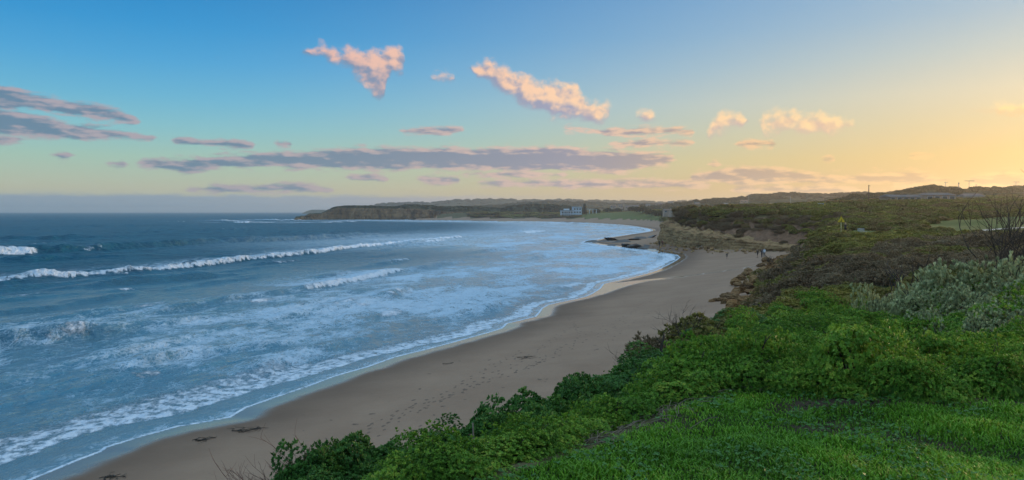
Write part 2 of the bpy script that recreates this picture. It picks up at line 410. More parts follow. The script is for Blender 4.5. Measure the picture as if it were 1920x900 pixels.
# ------------------------------------------------------------------ materials
def new_mat(name):
    m = bpy.data.materials.new(name); m.use_nodes = True
    g = NG(m.node_tree); g.n.clear()
    out = g.node('ShaderNodeOutputMaterial'); b = g.node('ShaderNodeBsdfPrincipled')
    g.l.new(b.outputs[0], out.inputs[0])
    g.out = out; g.b = b
    return m, g
def attr(g, name, out='Fac'):
    a = g.node('ShaderNodeAttribute'); a.attribute_name = name
    return a.outputs[out]
def bump(g, h, strength, dist):
    b = g.node('ShaderNodeBump'); b.inputs['Strength'].default_value = strength; b.inputs['Distance'].default_value = dist
    g.l.new(h, b.inputs['Height'])
    return b.outputs[0]
def pos(g): return g.node('ShaderNodeNewGeometry').outputs['Position']
def plain(name, c, rough=0.7, var=0.12, scale=6.0, metal=0.0, spec=0.3):
    m, g = new_mat(name)
    tcn = g.node('ShaderNodeTexCoord').outputs['Object']
    n = g.noise(tcn, scale, 4, 0.6)
    lo = tuple(v * (1 - var) for v in c) + (1,); hi = tuple(min(1, v * (1 + var)) for v in c) + (1,)
    g.put(g.b.inputs['Base Color'], g.ramp(n, [(0.3, lo), (0.7, hi)]))
    g.b.inputs['Roughness'].default_value = rough; g.b.inputs['Metallic'].default_value = metal
    g.b.inputs['Specular IOR Level'].default_value = spec
    return m

# sand: dry to wet by how far it lies from the water's edge
M_sand, g = new_mat('sand')
P_ = pos(g)
wetn = g.noise(P_, 0.35, 3, 0.5)
edge = g.math('ADD', attr(g, 'shore'), g.math('MULTIPLY', g.math('SUBTRACT', wetn, 0.5), 1.2))
damp = g.smooth(edge, 7.5, 1.5)                     # dark damp sand
film = g.smooth(edge, 2.3, 0.3)                     # standing film of water
stream = attr(g, 'film')
film = g.math('MAXIMUM', film, stream)
dry = g.ramp(g.noise(P_, 0.22, 5, 0.6), [(0.3, (0.280, 0.176, 0.116, 1)), (0.7, (0.350, 0.228, 0.154, 1))])
grain = g.ramp(g.noise(P_, 40, 3, 0.7), [(0.25, (0.82, 0.82, 0.82, 1)), (0.75, (1.12, 1.12, 1.12, 1))])
dry = g.mix(1.0, dry, grain, 'MULTIPLY')
col = g.mix(g.math('MULTIPLY', damp, 0.62), dry, (0.105, 0.066, 0.046, 1))
specks = g.smooth(g.noise(P_, 3.3, 2, 0.75), 0.69, 0.74)
col = g.mix(g.math('MULTIPLY', specks, 0.35), col, (0.07, 0.05, 0.035, 1))
g.put(g.b.inputs['Base Color'], col)
g.put(g.b.inputs['Roughness'], g.smooth(film, 0.0, 0.7, 0.8, 0.12))
g.put(g.b.inputs['Specular IOR Level'], g.smooth(film, 0.0, 0.7, 0.12, 0.55))
hgt = g.math('ADD', g.noise(P_, 1.3, 4, 0.6), g.math('MULTIPLY', g.noise(P_, 9.0, 3, 0.6), 0.35))
dryf = g.math('SUBTRACT', 1.0, film)
nb = bump(g, g.math('MULTIPLY', hgt, dryf), 0.55, 0.06)
g.l.new(nb, g.b.inputs['Normal'])

# heath soil under the shrubs
M_soil, g = new_mat('heath_soil')
P_ = pos(g)
n1 = g.noise(P_, 0.09, 5, 0.62); n2_ = g.noise(P_, 1.1, 5, 0.65)
veg = g.ramp(n2_, [(0.30, (0.060, 0.060, 0.026, 1)), (0.55, (0.100, 0.092, 0.042, 1)), (0.75, (0.140, 0.115, 0.064, 1))])
earth = g.ramp(n2_, [(0.3, (0.13, 0.070, 0.042, 1)), (0.7, (0.24, 0.138, 0.086, 1))])
col = g.mix(g.smooth(g.math('ADD', attr(g, 'bare'), g.math('MULTIPLY', g.math('SUBTRACT', n1, 0.5), 0.9)), 0.35, 0.6), veg, earth)
g.put(g.b.inputs['Base Color'], col)
g.b.inputs['Roughness'].default_value = 0.95; g.b.inputs['Specular IOR Level'].default_value = 0.1
g.l.new(bump(g, n2_, 0.9, 0.35), g.b.inputs['Normal'])

# mown grass seen from afar, and the soil under the near lawn
M_turf, g = new_mat('turf')
P_ = pos(g)
col = g.ramp(g.noise(P_, 0.35, 6, 0.65), [(0.3, (0.080, 0.098, 0.022, 1)), (0.7, (0.130, 0.142, 0.036, 1))])
g.put(g.b.inputs['Base Color'], col); g.b.inputs['Roughness'].default_value = 0.9; g.b.inputs['Specular IOR Level'].default_value = 0.15
g.l.new(bump(g, g.noise(P_, 6, 4, 0.7), 0.6, 0.05), g.b.inputs['Normal'])
M_lawnsoil, g = new_mat('lawn_soil')
P_ = pos(g)
n2_ = g.noise(P_, 2.2, 6, 0.7)
col = g.mix(g.smooth(attr(g, 'bare'), 0.25, 0.75), g.ramp(n2_, [(0.3, (0.016, 0.030, 0.008, 1)), (0.7, (0.032, 0.050, 0.014, 1))]), g.ramp(n2_, [(0.3, (0.045, 0.033, 0.022, 1)), (0.7, (0.105, 0.080, 0.056, 1))]))
g.put(g.b.inputs['Base Color'], col); g.b.inputs['Roughness'].default_value = 0.95; g.b.inputs['Specular IOR Level'].default_value = 0.1
g.l.new(bump(g, g.noise(P_, 30, 5, 0.75), 0.9, 0.03), g.b.inputs['Normal'])

# ------------------------------------------------------------------ terrain grid (finer where it is near)
th = np.concatenate([np.radians(np.arange(-180, -40, 4.0)), np.radians(np.arange(-40, 42, 0.115)), np.radians(np.arange(42, 180.1, 4.0))])
rad = [0.0, 0.6, 1.2, 1.8, 2.4, 3.0]
while rad[-1] < 4200: rad.append(rad[-1] * (1.0135 if rad[-1] < 330 else 1.028))
rad = np.array(rad)
R_, T_ = np.meshgrid(rad, th, indexing='ij')
GX = (R_ * np.sin(T_)).ravel(); GY = (R_ * np.cos(T_)).ravel()
GZ, DW, INL, DT = land(GX, GY)
_GZ2 = GZ.reshape(R_.shape)
def height_at(x, y):
    """height of the terrain sheet itself"""
    x = np.asarray(x, float); y = np.asarray(y, float)
    r = np.hypot(x, y); t = np.arctan2(x, y)
    i = np.clip(np.searchsorted(rad, r) - 1, 0, len(rad) - 2); j = np.clip(np.searchsorted(th, t) - 1, 0, len(th) - 2)
    a = (r - rad[i]) / (rad[i + 1] - rad[i]); b = (t - th[j]) / (th[j + 1] - th[j])
    return (_GZ2[i, j] * (1 - a) + _GZ2[i + 1, j] * a) * (1 - b) + (_GZ2[i, j + 1] * (1 - a) + _GZ2[i + 1, j + 1] * a) * b
def ground(x, y):
    return float(height_at(x, y))
nr, nt = R_.shape
ii = np.arange(nr * nt).reshape(nr, nt)
GF = np.stack([ii[:-1, :-1].ravel(), ii[1:, :-1].ravel(), ii[1:, 1:].ravel(), ii[:-1, 1:].ravel()], 1)[:, ::-1]
fx, fy = GX[GF].mean(1), GY[GF].mean(1)
fdw, fin = DW[GF].max(1), INL[GF].mean(1)
LAWN = [(-5.5, -40), (-4.6, 0), (-2.4, 3.2), (-0.75, 4.15), (-0.12, 4.6), (0.36, 5.0), (0.9, 5.75), (1.5, 6.5), (2.05, 7.0), (2.5, 6.75), (2.85, 6.5), (3.4, 6.3), (4.4, 6.5), (6.5, 6.9), (9, 6.5), (14, 5), (30, 0), (30, -40)]
FIELD = [(53, 92), (56, 84), (72, 84), (110, 92), (140, 110), (130, 136), (95, 140), (78, 134), (64, 118)]
PICNIC = [(42.6, 93), (48.5, 94), (53, 104), (54, 112), (50, 113), (45.5, 104)]
GREEN = [(116, 600), (124, 590), (142, 640), (162, 740), (158, 840), (130, 885), (95, 900), (74, 885), (70, 835), (92, 787), (115, 728), (120, 640)]
def patch(name, sel, mat, kind='structure', label=None, attrs=None, cat=None):
    used, F = sub_grid(None_V, GF, sel)
    me = mesh_np(name, np.stack([GX, GY, GZ], 1)[used], F, mat, attrs={k: v[used] for k, v in (attrs or {}).items()})
    return tag(obj(name, me), label=label, kind=kind, cat=cat)
None_V = GX
in_lawn = inside(fx, fy, LAWN); in_field = inside(fx, fy, FIELD); in_pic = inside(fx, fy, PICNIC); in_green = inside(fx, fy, GREEN)
is_sand = (fin <= 0.0) & (fdw > -30) & ~in_lawn
is_land = (fin > 0.0) & ~in_lawn & ~in_field & ~in_pic & ~in_green
# a shallow stream of wet sand and the bare earth of the slopes
s_d = poly_dist(GX, GY, densify([wl(1100, 552), wl(1150, 538), (19.5, 108.5), (27, 110.5), (38, 113), (46, 117)], 2))
streamw = 0.9 + 2.2 * sstep(GX, 30, 14)
film_a = 1 - sstep(s_d, streamw * 0.4, streamw)
film_a = film_a * sstep(GY, 80, 95) * (1 - sstep(GY, 125, 135))
slope_bare = np.where((INL > 0) & (INL < 1), np.clip(1.15 - 0.9 * INL, 0, 1), 0) * sstep(GY, 24, 32) * (1 - sstep(GY, 300, 340))
slope_bare = np.maximum(slope_bare, 0.95 * np.exp(-(((GX - 61.5) / 6.0) ** 2 + ((GY - 148) / 8.5) ** 2)) * (INL < 1))
lawn_bare = 0.9 * np.exp(-(((GX - 2.7) / 0.55) ** 2 + ((GY - 6.45) / 0.25) ** 2)) + 0.75 * np.exp(-(((GX - 2.45) / 0.5) ** 2 + ((GY - 5.75) / 0.28) ** 2)) + 0.7 * np.exp(-(((GX - 3.1) / 0.45) ** 2 + ((GY - 5.35) / 0.25) ** 2)) \
    + 0.9 * np.exp(-(((GX - 4.0) / 1.2) ** 2 + ((GY - 6.35) / 0.14) ** 2)) + 0.8 * np.exp(-(((GX - 1.0) / 0.5) ** 2 + ((GY - 6.0) / 0.5) ** 2)) + 0.35 * fbm(GX * 1.1, GY * 1.1, 4)
sand_obj = patch('beach', is_sand, M_sand, attrs={'shore': DW, 'film': film_a})
heath_ground = patch('heathland', is_land, M_soil, attrs={'bare': slope_bare})
patch('lawn', in_lawn & (fin > 0), M_lawnsoil, attrs={'bare': lawn_bare})
patch('grass_field', in_field, M_turf)
patch('clifftop_grass', in_pic, M_turf)
patch('foreshore_green', in_green & (fin > 0), M_turf)

# ------------------------------------------------------------------ the sea: crests where they stand, ripples, foam
def sea_pt(u, v, z=0.5):
    Y = (CAM_Z - z) * FPX / (v - 397.0); return ((u - 960.0) / FPX * Y, Y)
# (crest points, height, front width, back width, [(share along, height factor, foam)])
CRESTS = [
    ([(-60, 526), (0, 522), (120, 514), (240, 505), (360, 494), (480, 481), (600, 468), (700, 457), (800, 448), (875, 441)], 1.0, 0.85, 4.2, [(0, 1, 1), (0.8, 0.9, 1), (0.95, 0.7, 0.9), (1, 0.3, 0.3)]),
    ([(250, 588), (310, 575), (400, 563), (450, 555), (520, 547), (600, 533), (690, 517), (752, 503)], 0.62, 0.8, 3.2, [(0, 0.2, 0), (0.15, 0.8, 0), (0.42, 0.9, 0.2), (0.5, 1, 1), (0.96, 0.9, 1), (1, 0.2, 0.2)]),
    ([(-60, 634), (0, 628), (60, 622), (110, 618), (180, 611), (230, 604), (330, 592)], 1.15, 1.1, 2.6, [(0, 1, 0.05), (0.25, 1, 0.10), (0.36, 1, 0.55), (0.46, 0.95, 0.62), (0.52, 0.9, 0.25), (0.66, 0.7, 0.08), (1, 0.1, 0)]),
    ([(150, 532), (230, 524), (330, 518), (390, 515), (470, 507)], 0.85, 1.6, 4.0, [(0, 0.3, 0), (0.25, 1, 0.12), (0.7, 1, 0), (1, 0.1, 0)]),
    ([(-40, 484), (60, 484), (150, 479), (260, 477)], 0.95, 1.8, 5, [(0, 1, 0.12), (0.4, 1, 0), (1, 0.1, 0)]),
    ([(-60, 472), (0, 471), (40, 469), (62, 467), (110, 466), (180, 462), (290, 456), (400, 450), (520, 446), (650, 440), (720, 437)], 1.6, 2.2, 8, [(0, 1, 1), (0.065, 1, 1), (0.085, 0.95, 0.1), (0.5, 0.95, 0), (0.9, 0.9, 0), (1, 0.3, 0)]),
    ([(-60, 446), (100, 444), (250, 440), (340, 436)], 1.5, 3, 9, [(0, 1, 0.2), (0.3, 0.8, 0), (1, 0.2, 0)]),
    ([(590, 463), (640, 458), (720, 452), (800, 445)], 0.7, 2, 6, [(0, 0.3, 0), (0.5, 1, 0), (1, 0.3, 0)]),
    ([(740, 476), (800, 468), (880, 460), (960, 455)], 0.45, 1.8, 5, [(0, 0.3, 0), (0.5, 1, 0.2), (1, 0.3, 0.3)]),
    ([(830, 596), (868, 584), (920, 573), (980, 559)], 0.32, 0.6, 1.8, [(0, 0.2, 0), (0.3, 1, 0.1), (0.8, 1, 0.35), (1, 0.3, 0.2)]),
    ([(1025, 543), (1050, 537), (1085, 529)], 0.32, 0.7, 2, [(0, 0.2, 0), (0.5, 1, 0.8), (1, 0.2, 0.6)]),
    ([(480, 672), (540, 662), (600, 648), (660, 632)], 0.25, 0.7, 2, [(0, 0.2, 0), (0.5, 1, 0.3), (1, 0.2, 0)]),
    ([(230, 690), (310, 668), (400, 655), (470, 647), (560, 632)], 0.42, 0.8, 2.2, [(0, 0.2, 0), (0.4, 1, 0.25), (0.8, 1, 0.1), (1, 0.2, 0)]),
    ([(0, 720), (90, 702), (200, 684)], 0.25, 0.7, 2.2, [(0, 1, 0.1), (1, 0.2, 0)]),
    ([(960, 437), (990, 434), (1030, 430)], 0.8, 2.5, 7, [(0, 0.2, 0.3), (0.5, 1, 0.9), (1, 0.2, 0.4)]),
    ([(300, 414), (420, 413), (470, 412.5), (560, 412)], 2.0, 6, 20, [(0, 0.3, 0.5), (0.4, 1, 0.7), (0.6, 1, 1), (1, 1, 0.9)]),
    ([(600, 416), (640, 415), (700, 414)], 1.3, 5, 14, [(0, 0.4, 0.9), (0.5, 1, 0.9), (1, 0.2, 0)]),
    ([(420, 417), (470, 415.5), (520, 415.2)], 1.6, 6, 16, [(0, 0.2, 0), (0.5, 1, 1), (1, 0.4, 0.8)]),
    ([(300, 455), (420, 449), (560, 441), (700, 433), (820, 427)], 0.7, 3, 8, [(0, 0.2, 0), (0.5, 1, 0), (1, 0.2, 0)]),
    ([(-60, 426), (150, 424), (350, 421), (520, 420)], 1.1, 5, 12, [(0, 0.8, 0), (0.5, 1, 0), (1, 0.3, 0)]),
    ([(-60, 414), (200, 413), (450, 412)], 1.6, 9, 25, [(0, 0.8, 0), (0.5, 1, 0), (1, 0.3, 0)]),
]
su = np.concatenate([np.radians(np.linspace(-75, -37.6, 40)), np.radians(np.arange(-37.5, 14.0, 0.075))])
vv = np.concatenate([np.array([398.0, 398.5, 399.0, 399.5]), np.arange(400, 470, 0.5), np.arange(470, 700, 0.85), np.arange(700, 1010, 1.6)])
sr = np.concatenate([[16000.0], 14700.0 / (vv - 397.0)])[::-1]
SR, ST = np.meshgrid(sr, su, indexing='ij')
SX = (SR * np.sin(ST)).ravel(); SY = (SR * np.cos(ST)).ravel()
nr, nt = SR.shape
ii = np.arange(nr * nt).reshape(nr, nt)
SF = np.stack([ii[:-1, :-1].ravel(), ii[1:, :-1].ravel(), ii[1:, 1:].ravel(), ii[:-1, 1:].ravel()], 1)[:, ::-1]
near = SY < 1400
LZ = np.full(SX.shape, -6.0); SDW = np.full(SX.shape, -500.0)
LZ[near], SDW[near], _, _ = land(SX[near], SY[near])
sub_m = SDW < 1.5
offs = -SDW                                            # metres seaward of the edge
# ground swell and chop; crest direction follows the shore (mostly along y, sloping right)
ca, sa = math.cos(math.radians(17)), math.sin(math.radians(17))
AX = SX * ca - SY * sa; AL = SX * sa + SY * ca          # across and along the crests
rs = np.hypot(SX, SY)
calm = sstep(offs, 1.0, 14)
h = 0.16 * fbm(AX / 7.0, AL / 19.0, 2) * (1 - sstep(rs, 300, 600)) + 0.10 * fbm(AX / 2.6 + 5, AL / 5.5, 3) * (1 - sstep(rs, 120, 260)) + 0.045 * fbm(AX / 0.8, AL / 1.7, 2) * (1 - sstep(rs, 50, 110))
h = h + 0.5 * fbm(AX / 30, AL / 80, 3) * sstep(rs, 80, 300) * (1 - sstep(rs, 1500, 3500)) + 0.22 * fbm(AX / 11, AL / 26, 3) * sstep(rs, 100, 250) * (1 - sstep(rs, 700, 1500))
h *= 0.25 + 0.75 * calm
foam = np.zeros(SX.shape); solid = np.zeros(SX.shape)
# many short lesser crests between the named ones
rngw = np.random.default_rng(91)
MINOR = []
for k in range(90):
    u, v = rngw.uniform(-40, 1050), 397 + 14 * math.exp(rngw.uniform(0.6, 3.1))
    x0, y0 = sea_pt(u, v, 0.2); L_ = rngw.uniform(0.10, 0.32) * y0
    dx_, dy_ = math.sin(math.radians(17 + rngw.normal(0, 5))), math.cos(math.radians(17))
    bend = rngw.normal(0, 0.04) * L_
    A_ = rngw.uniform(0.12, 0.34) * (1 + y0 / 260)
    ff_ = 0.0 if rngw.random() < 0.6 else rngw.uniform(0.25, 0.75)
    MINOR.append(([(x0 - dx_ * L_ / 2, y0 - dy_ * L_ / 2), (x0 + bend, y0), (x0 + dx_ * L_ / 2, y0 + dy_ * L_ / 2)], A_, 0.45 + 0.9 * A_, 1.6 + 3.5 * A_, [(0, 0.1, 0), (0.3, 1, ff_ * 0.4), (0.6, 1, ff_), (1, 0.1, 0)]))
for pts, A, wf, wb, prof in CRESTS + MINOR:
    base = densify([sea_pt(u, v, A * 0.5) for u, v in pts], 4 if pts[0][1] > 440 else 12) if (pts, A, wf, wb, prof) in CRESTS else densify(pts, 3)
    bx = np.array([p[0] for p in base]); by = np.array([p[1] for p in base])
    reach = wb * 6 + 10 if A > 0.2 and len(prof) != 4 else wb * 3 + 2
    if by.min() - reach > 900: sel = np.where(near & sub_m & (SY > 700))[0]
    else:
        lo, hi = np.searchsorted(sr, max(0.0, np.hypot(bx, by).min() - reach)), np.searchsorted(sr, np.hypot(bx, by).max() + reach)
        blk = np.arange(lo * nt, hi * nt)
        sel = blk[sub_m[blk] & near[blk] & (SX[blk] > bx.min() - reach) & (SX[blk] < bx.max() + reach) & (SY[blk] > by.min() - reach) & (SY[blk] < by.max() + reach)]
    if len(sel) == 0: continue
    x, y = SX[sel], SY[sel]
    wob = A * (0.7 * fbm(x / 4.0, y / 4.0, 3) + 1.6 * fbm(x / 19.0, y / 19.0, 2))
    d, sd, arc = poly_dist(x, y, base, True)
    L = sum(math.hypot(b[0] - a[0], b[1] - a[1]) for a, b in zip(base[:-1], base[1:]))
    f = arc / L
    ends = np.exp(-(np.minimum(np.hypot(x - bx[0], y - by[0]), np.hypot(x - bx[-1], y - by[-1])) / (2 * wb)) ** 2)
    hf = np.interp(f, [p[0] for p in prof], [p[1] for p in prof]); ff = np.interp(f, [p[0] for p in prof], [p[2] for p in prof])
    s = d * sd + wob                                    # + is on the beach side
    g_ = np.where(s > 0, np.exp(-(s / wf) ** 2), np.exp(-(s / wb) ** 2))
    trough = -0.22 * np.exp(-((s - wf * 2.2) / (wf * 1.6)) ** 2)
    amp = A * hf * (0.85 + 0.5 * fbm(x / 6, y / 6, 2))
    h[sel] += amp * (g_ + trough) * (1 + ff * (0.30 * fbm(x / 1.1, y / 1.1, 4) + 0.45 * fbm(x / 5.0 + 3, y / 5.0, 3)))
    n_ = fbm(x / 2.2, y / 2.2, 3)
    n4 = fbm(x / 0.9 + 7, y / 0.9, 4)
    roll = sstep(s + 0.8 * n4, -0.9 * wf - 0.5, 0.1 * wf) * (1 - sstep(s + 0.9 * n4, 1.2 * wf, 1.8 * wf)) * (0.80 + 0.5 * n4)
    solid[sel] = np.maximum(solid[sel], roll * sstep(ff + 0.35 * n_, 0.30, 0.75))
    trail = np.where(s < 0, np.exp(-(-s / (wb * 4.2))), 0) * ff
    foam[sel] = np.maximum(foam[sel], np.maximum(0.68 * trail, 0.0))
    foam[sel] *= 1 - 0.85 * (1 - sstep(ff, 0.1, 0.5)) * np.exp(-((s - 0.25 * wf) / (wf * 1.5)) ** 2) * hf    # clean dark face
# foam left by earlier waves: lace near the shore, a broad field over the inner bay
lace = fbm(AX / 16, AL / 34, 4)
patchy = sstep(lace + 0.7 * fbm(AX / 4.5 + 11, AL / 8.0, 3), -0.45, 0.65)
foam = np.maximum(foam, (0.27 + 0.30 * patchy) * (1 - sstep(offs, 32, 62)) * sstep(offs, 1, 6) * sstep(rs, 25, 60))
foam = np.maximum(foam, (0.28 + 0.16 * patchy) * (1 - sstep(offs, 22, 70)) * sstep(SY, 70, 130))
foam = np.maximum(foam, 0.60 * sstep(lace, -0.2, 0.3) * np.exp(-(((SX + 24) / 10) ** 2 + ((SY - 47) / 11) ** 2)))
inner = sstep(SY, 170, 260) * (1 - sstep(offs, 70, 150)) * (1 - sstep(SY, 1000, 1200))
foam = np.maximum(foam, inner * (0.30 + 0.12 * patchy))
# surge front: a tumbling band a few metres off the edge, then a thin sheet running up the sand
lob = 1.1 * fbm(SX / 5.5 + 3, SY / 5.5, 3)
bw = 4.6 - 2.4 * sstep(SY, 40, 90) + 1.6 * sstep(SY, 110, 160)
bo = 2.4 - 1.6 * sstep(SY, 40, 62)
front = sstep(offs + lob * 0.6, bo, bo + 0.5) * (1 - sstep(offs + lob, bo + bw * 0.55, bo + bw * 1.35))
solid = np.maximum(solid, front * (0.62 + 0.5 * fbm(SX / 0.7, SY / 0.7, 3)) * (1 - sstep(SY, 420, 700)))
hs = 0.20 * np.exp(-((offs - bo - 0.9) / 1.1) ** 2) * (1 - sstep(SY, 140, 220))
rim = np.exp(-((offs - 0.10) / (0.09 + rs * 0.0009)) ** 2)
solid = np.maximum(solid, rim * 0.8 * (offs > -0.4))
foam = np.maximum(foam, 0.34 * sstep(offs, 3.4, 0.2) * (offs > -0.5))
h = h + hs + 0.05 * front * fbm(SX / 0.5, SY / 0.5, 3)
# run the surface up the sand, dipping under it past the edge
sheet = LZ + np.clip(0.022 + 0.012 * offs, -0.10, 0.05)
k = sstep(offs, 0.2, 7.0)
SZ = np.where(offs < 0, LZ - 0.02 + 0.15 * offs, np.maximum(h * k + 0.0, sheet * 1.0))
SZ = np.where(near, SZ, 0.0)
SZ = SZ - np.where(rs > 12000, 0.0, 0.0)
keep = sub_m[SF].any(1)
used, F = sub_grid(SX, SF, keep)
M_sea, g = new_mat('sea_water')
P_ = pos(g)
mp = g.node('ShaderNodeMapping'); mp.inputs['Rotation'].default_value = (0, 0, math.radians(17)); mp.inputs['Scale'].default_value = (1.0, 0.62, 1.0)
g.l.new(P_, mp.inputs['Vector']); Q = mp.outputs[0]
r1 = g.noise(Q, 0.9, 5, 0.62, 0.4); r2 = g.noise(Q, 4.2, 3, 0.6); r3 = g.noise(Q, 0.12, 4, 0.6)
# lacy foam: ridged noise in two sizes
def ridge(scale, dist):
    n = g.noise(Q, scale, 5, 0.6, dist)
    return g.math('SUBTRACT', 1.0, g.math('MULTIPLY', g.math('ABSOLUTE', g.math('SUBTRACT', n, 0.5)), 6.0), clamp=True)
lacef = g.math('MAXIMUM', g.math('MAXIMUM', ridge(0.95, 1.2), g.math('MULTIPLY', ridge(3.0, 0.8), 0.92)), g.math('MULTIPLY', ridge(0.42, 1.5), 0.85))
lacef = g.math('ADD', g.math('MULTIPLY', lacef, 0.56), g.math('MULTIPLY', g.noise(Q, 0.75, 6, 0.68), 0.62))
fa = attr(g, 'foam'); so = attr(g, 'solid')
fm = g.smooth(g.math('ADD', lacef, g.math('SUBTRACT', fa, 1.0)), 0.02, 0.34)
sf = g.smooth(g.math('ADD', so, g.math('MULTIPLY', g.math('SUBTRACT', g.noise(Q, 4.5, 5, 0.75), 0.5), 1.3)), 0.26, 0.72)
foamf = g.math('MAXIMUM', g.math('MULTIPLY', fm, 0.85), sf)
body = g.ramp(r3, [(0.3, (0.003, 0.060, 0.112, 1)), (0.7, (0.007, 0.105, 0.170, 1))])
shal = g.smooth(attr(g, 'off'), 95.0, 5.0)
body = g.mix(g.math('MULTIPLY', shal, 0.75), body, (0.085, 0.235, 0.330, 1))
foamc = g.mix(sf, (0.55, 0.70, 0.84, 1), g.ramp(g.noise(Q, 2.2, 5, 0.7), [(0.3, (0.50, 0.63, 0.77, 1)), (0.7, (0.78, 0.83, 0.89, 1))]))
body = g.mix(g.math('MULTIPLY', g.smooth(attr(g, 'off'), 5.0, 1.0), 0.8), body, (0.11, 0.165, 0.195, 1))
body = g.mix(g.math('MULTIPLY', attr(g, 'inner'), 0.75), body, g.ramp(g.noise(Q, 0.5, 5, 0.65), [(0.35, (0.17, 0.28, 0.37, 1)), (0.65, (0.38, 0.48, 0.57, 1))]))  # milky inner-bay water, whitened further to stand in for pale sky reflection
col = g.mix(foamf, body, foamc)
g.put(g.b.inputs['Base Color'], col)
deep = g.smooth(attr(g, 'off'), 15.0, 110.0)
g.put(g.b.inputs['Roughness'], g.math('MINIMUM', g.math('ADD', g.math('ADD', 0.10, g.math('MULTIPLY', deep, 0.28)), g.math('MULTIPLY', foamf, 0.75)), 0.9))
g.put(g.b.inputs['Specular IOR Level'], g.math('MULTIPLY', g.math('SUBTRACT', 0.52, g.math('MULTIPLY', deep, 0.44)), g.math('SUBTRACT', 1.0, g.math('MULTIPLY', foamf, 0.8))))
g.b.inputs['IOR'].default_value = 1.33
hh_ = g.math('ADD', g.math('ADD', g.math('MULTIPLY', r1, 1.1), g.math('MULTIPLY', r2, 0.22)), g.math('MULTIPLY', g.math('MULTIPLY', sf, g.noise(Q, 2.4, 5, 0.7)), 0.32))
r4 = g.noise(Q, 0.22, 4, 0.6)
hh_ = g.math('ADD', hh_, g.math('MULTIPLY', g.math('MULTIPLY', r4, deep), 5.0))
quiet = g.math('MULTIPLY', g.smooth(attr(g, 'off'), 0.0, 6.0, 0.12, 1.0), g.smooth(attr(g, 'inner'), 0.0, 1.0, 1.0, 0.42))
g.l.new(bump(g, g.math('MULTIPLY', hh_, quiet), 1.0, 0.7), g.b.inputs['Normal'])
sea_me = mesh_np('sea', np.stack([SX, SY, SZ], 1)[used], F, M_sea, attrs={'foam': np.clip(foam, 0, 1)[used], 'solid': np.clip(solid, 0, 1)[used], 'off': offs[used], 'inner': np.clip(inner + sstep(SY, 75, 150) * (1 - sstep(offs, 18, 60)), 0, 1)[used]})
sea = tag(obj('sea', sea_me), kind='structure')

# ------------------------------------------------------------------ foliage
def leaf_mat(name, stops, sat_noise=0.5, transl=0.25, rough=0.55, patch_scale=0.05, by_location=False, spec=0.25):
    """leaf colour from a per-cluster tint, shifted from plant to plant"""
    m, g = new_mat(name)
    tint = attr(g, 'tint')
    oi = g.node('ShaderNodeObjectInfo')
    base = oi.outputs['Random']
    if by_location:
        base = g.math('ADD', g.math('MULTIPLY', g.noise(oi.outputs['Location'], patch_scale, 3, 0.55), 1.5), g.math('MULTIPLY', base, 0.45))
        base = g.math('SUBTRACT', base, 0.48)
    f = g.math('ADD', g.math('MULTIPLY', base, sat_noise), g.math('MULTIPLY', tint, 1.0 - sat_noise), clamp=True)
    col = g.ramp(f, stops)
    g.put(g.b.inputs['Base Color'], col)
    g.b.inputs['Roughness'].default_value = rough
    g.b.inputs['Specular IOR Level'].default_value = spec
    tr = g.node('ShaderNodeBsdfTranslucent'); g.put(tr.inputs['Color'], g.mix(0.5, col, (0.10, 0.16, 0.02, 1)))
    ms = g.node('ShaderNodeMixShader'); ms.inputs[0].default_value = transl
    g.l.new(g.b.outputs[0], ms.inputs[1]); g.l.new(tr.outputs[0], ms.inputs[2]); g.l.new(ms.outputs[0], g.out.inputs[0])
    return m
M_green = leaf_mat('green_shrub_leaf', [(0.0, (0.075, 0.175, 0.021, 1)), (0.4, (0.131, 0.277, 0.030, 1)), (0.75, (0.258, 0.412, 0.044, 1)), (1.0, (0.429, 0.470, 0.066, 1))], 0.35)
M_dark = leaf_mat('dark_shrub_leaf', [(0.0, (0.033, 0.105, 0.021, 1)), (0.45, (0.062, 0.175, 0.032, 1)), (0.8, (0.125, 0.264, 0.046, 1)), (1.0, (0.221, 0.243, 0.079, 1))], 0.35)
M_silver = leaf_mat('silver_shrub_leaf', [(0.0, (0.199, 0.197, 0.096, 1)), (0.35, (0.340, 0.355, 0.178, 1)), (0.7, (0.598, 0.598, 0.321, 1)), (1.0, (0.838, 0.805, 0.451, 1))], 0.1, 0.1, 0.7)
M_blue = leaf_mat('bluegreen_shrub_leaf', [(0.0, (0.020, 0.042, 0.040, 1)), (1.0, (0.065, 0.100, 0.095, 1))], 0.2, 0.1, 0.7)
M_heath = leaf_mat('heath_leaf', [(0.0, (0.199, 0.106, 0.063, 1)), (0.25, (0.270, 0.161, 0.086, 1)), (0.45, (0.218, 0.167, 0.061, 1)), (0.65, (0.209, 0.196, 0.048, 1)), (0.85, (0.338, 0.277, 0.063, 1)), (1.0, (0.409, 0.296, 0.143, 1))], 0.75, 0.18, 0.8, 0.035, True, 0.1)
M_brown = leaf_mat('brown_heath_leaf', [(0.0, (0.134, 0.080, 0.053, 1)), (0.5, (0.254, 0.173, 0.109, 1)), (1.0, (0.386, 0.288, 0.177, 1))], 0.45, 0.15, 0.85, spec=0.1)
M_tree = leaf_mat('far_tree_leaf', [(0.0, (0.022, 0.033, 0.013, 1)), (0.5, (0.046, 0.057, 0.022, 1)), (1.0, (0.083, 0.088, 0.037, 1))], 0.5, 0.12, 0.8, spec=0.1)
M_twig = plain('dead_twig', (0.16, 0.125, 0.10), 0.9, 0.35, 30)
M_twigdark = plain('dark_twig', (0.060, 0.044, 0.034), 0.9, 0.3, 30)
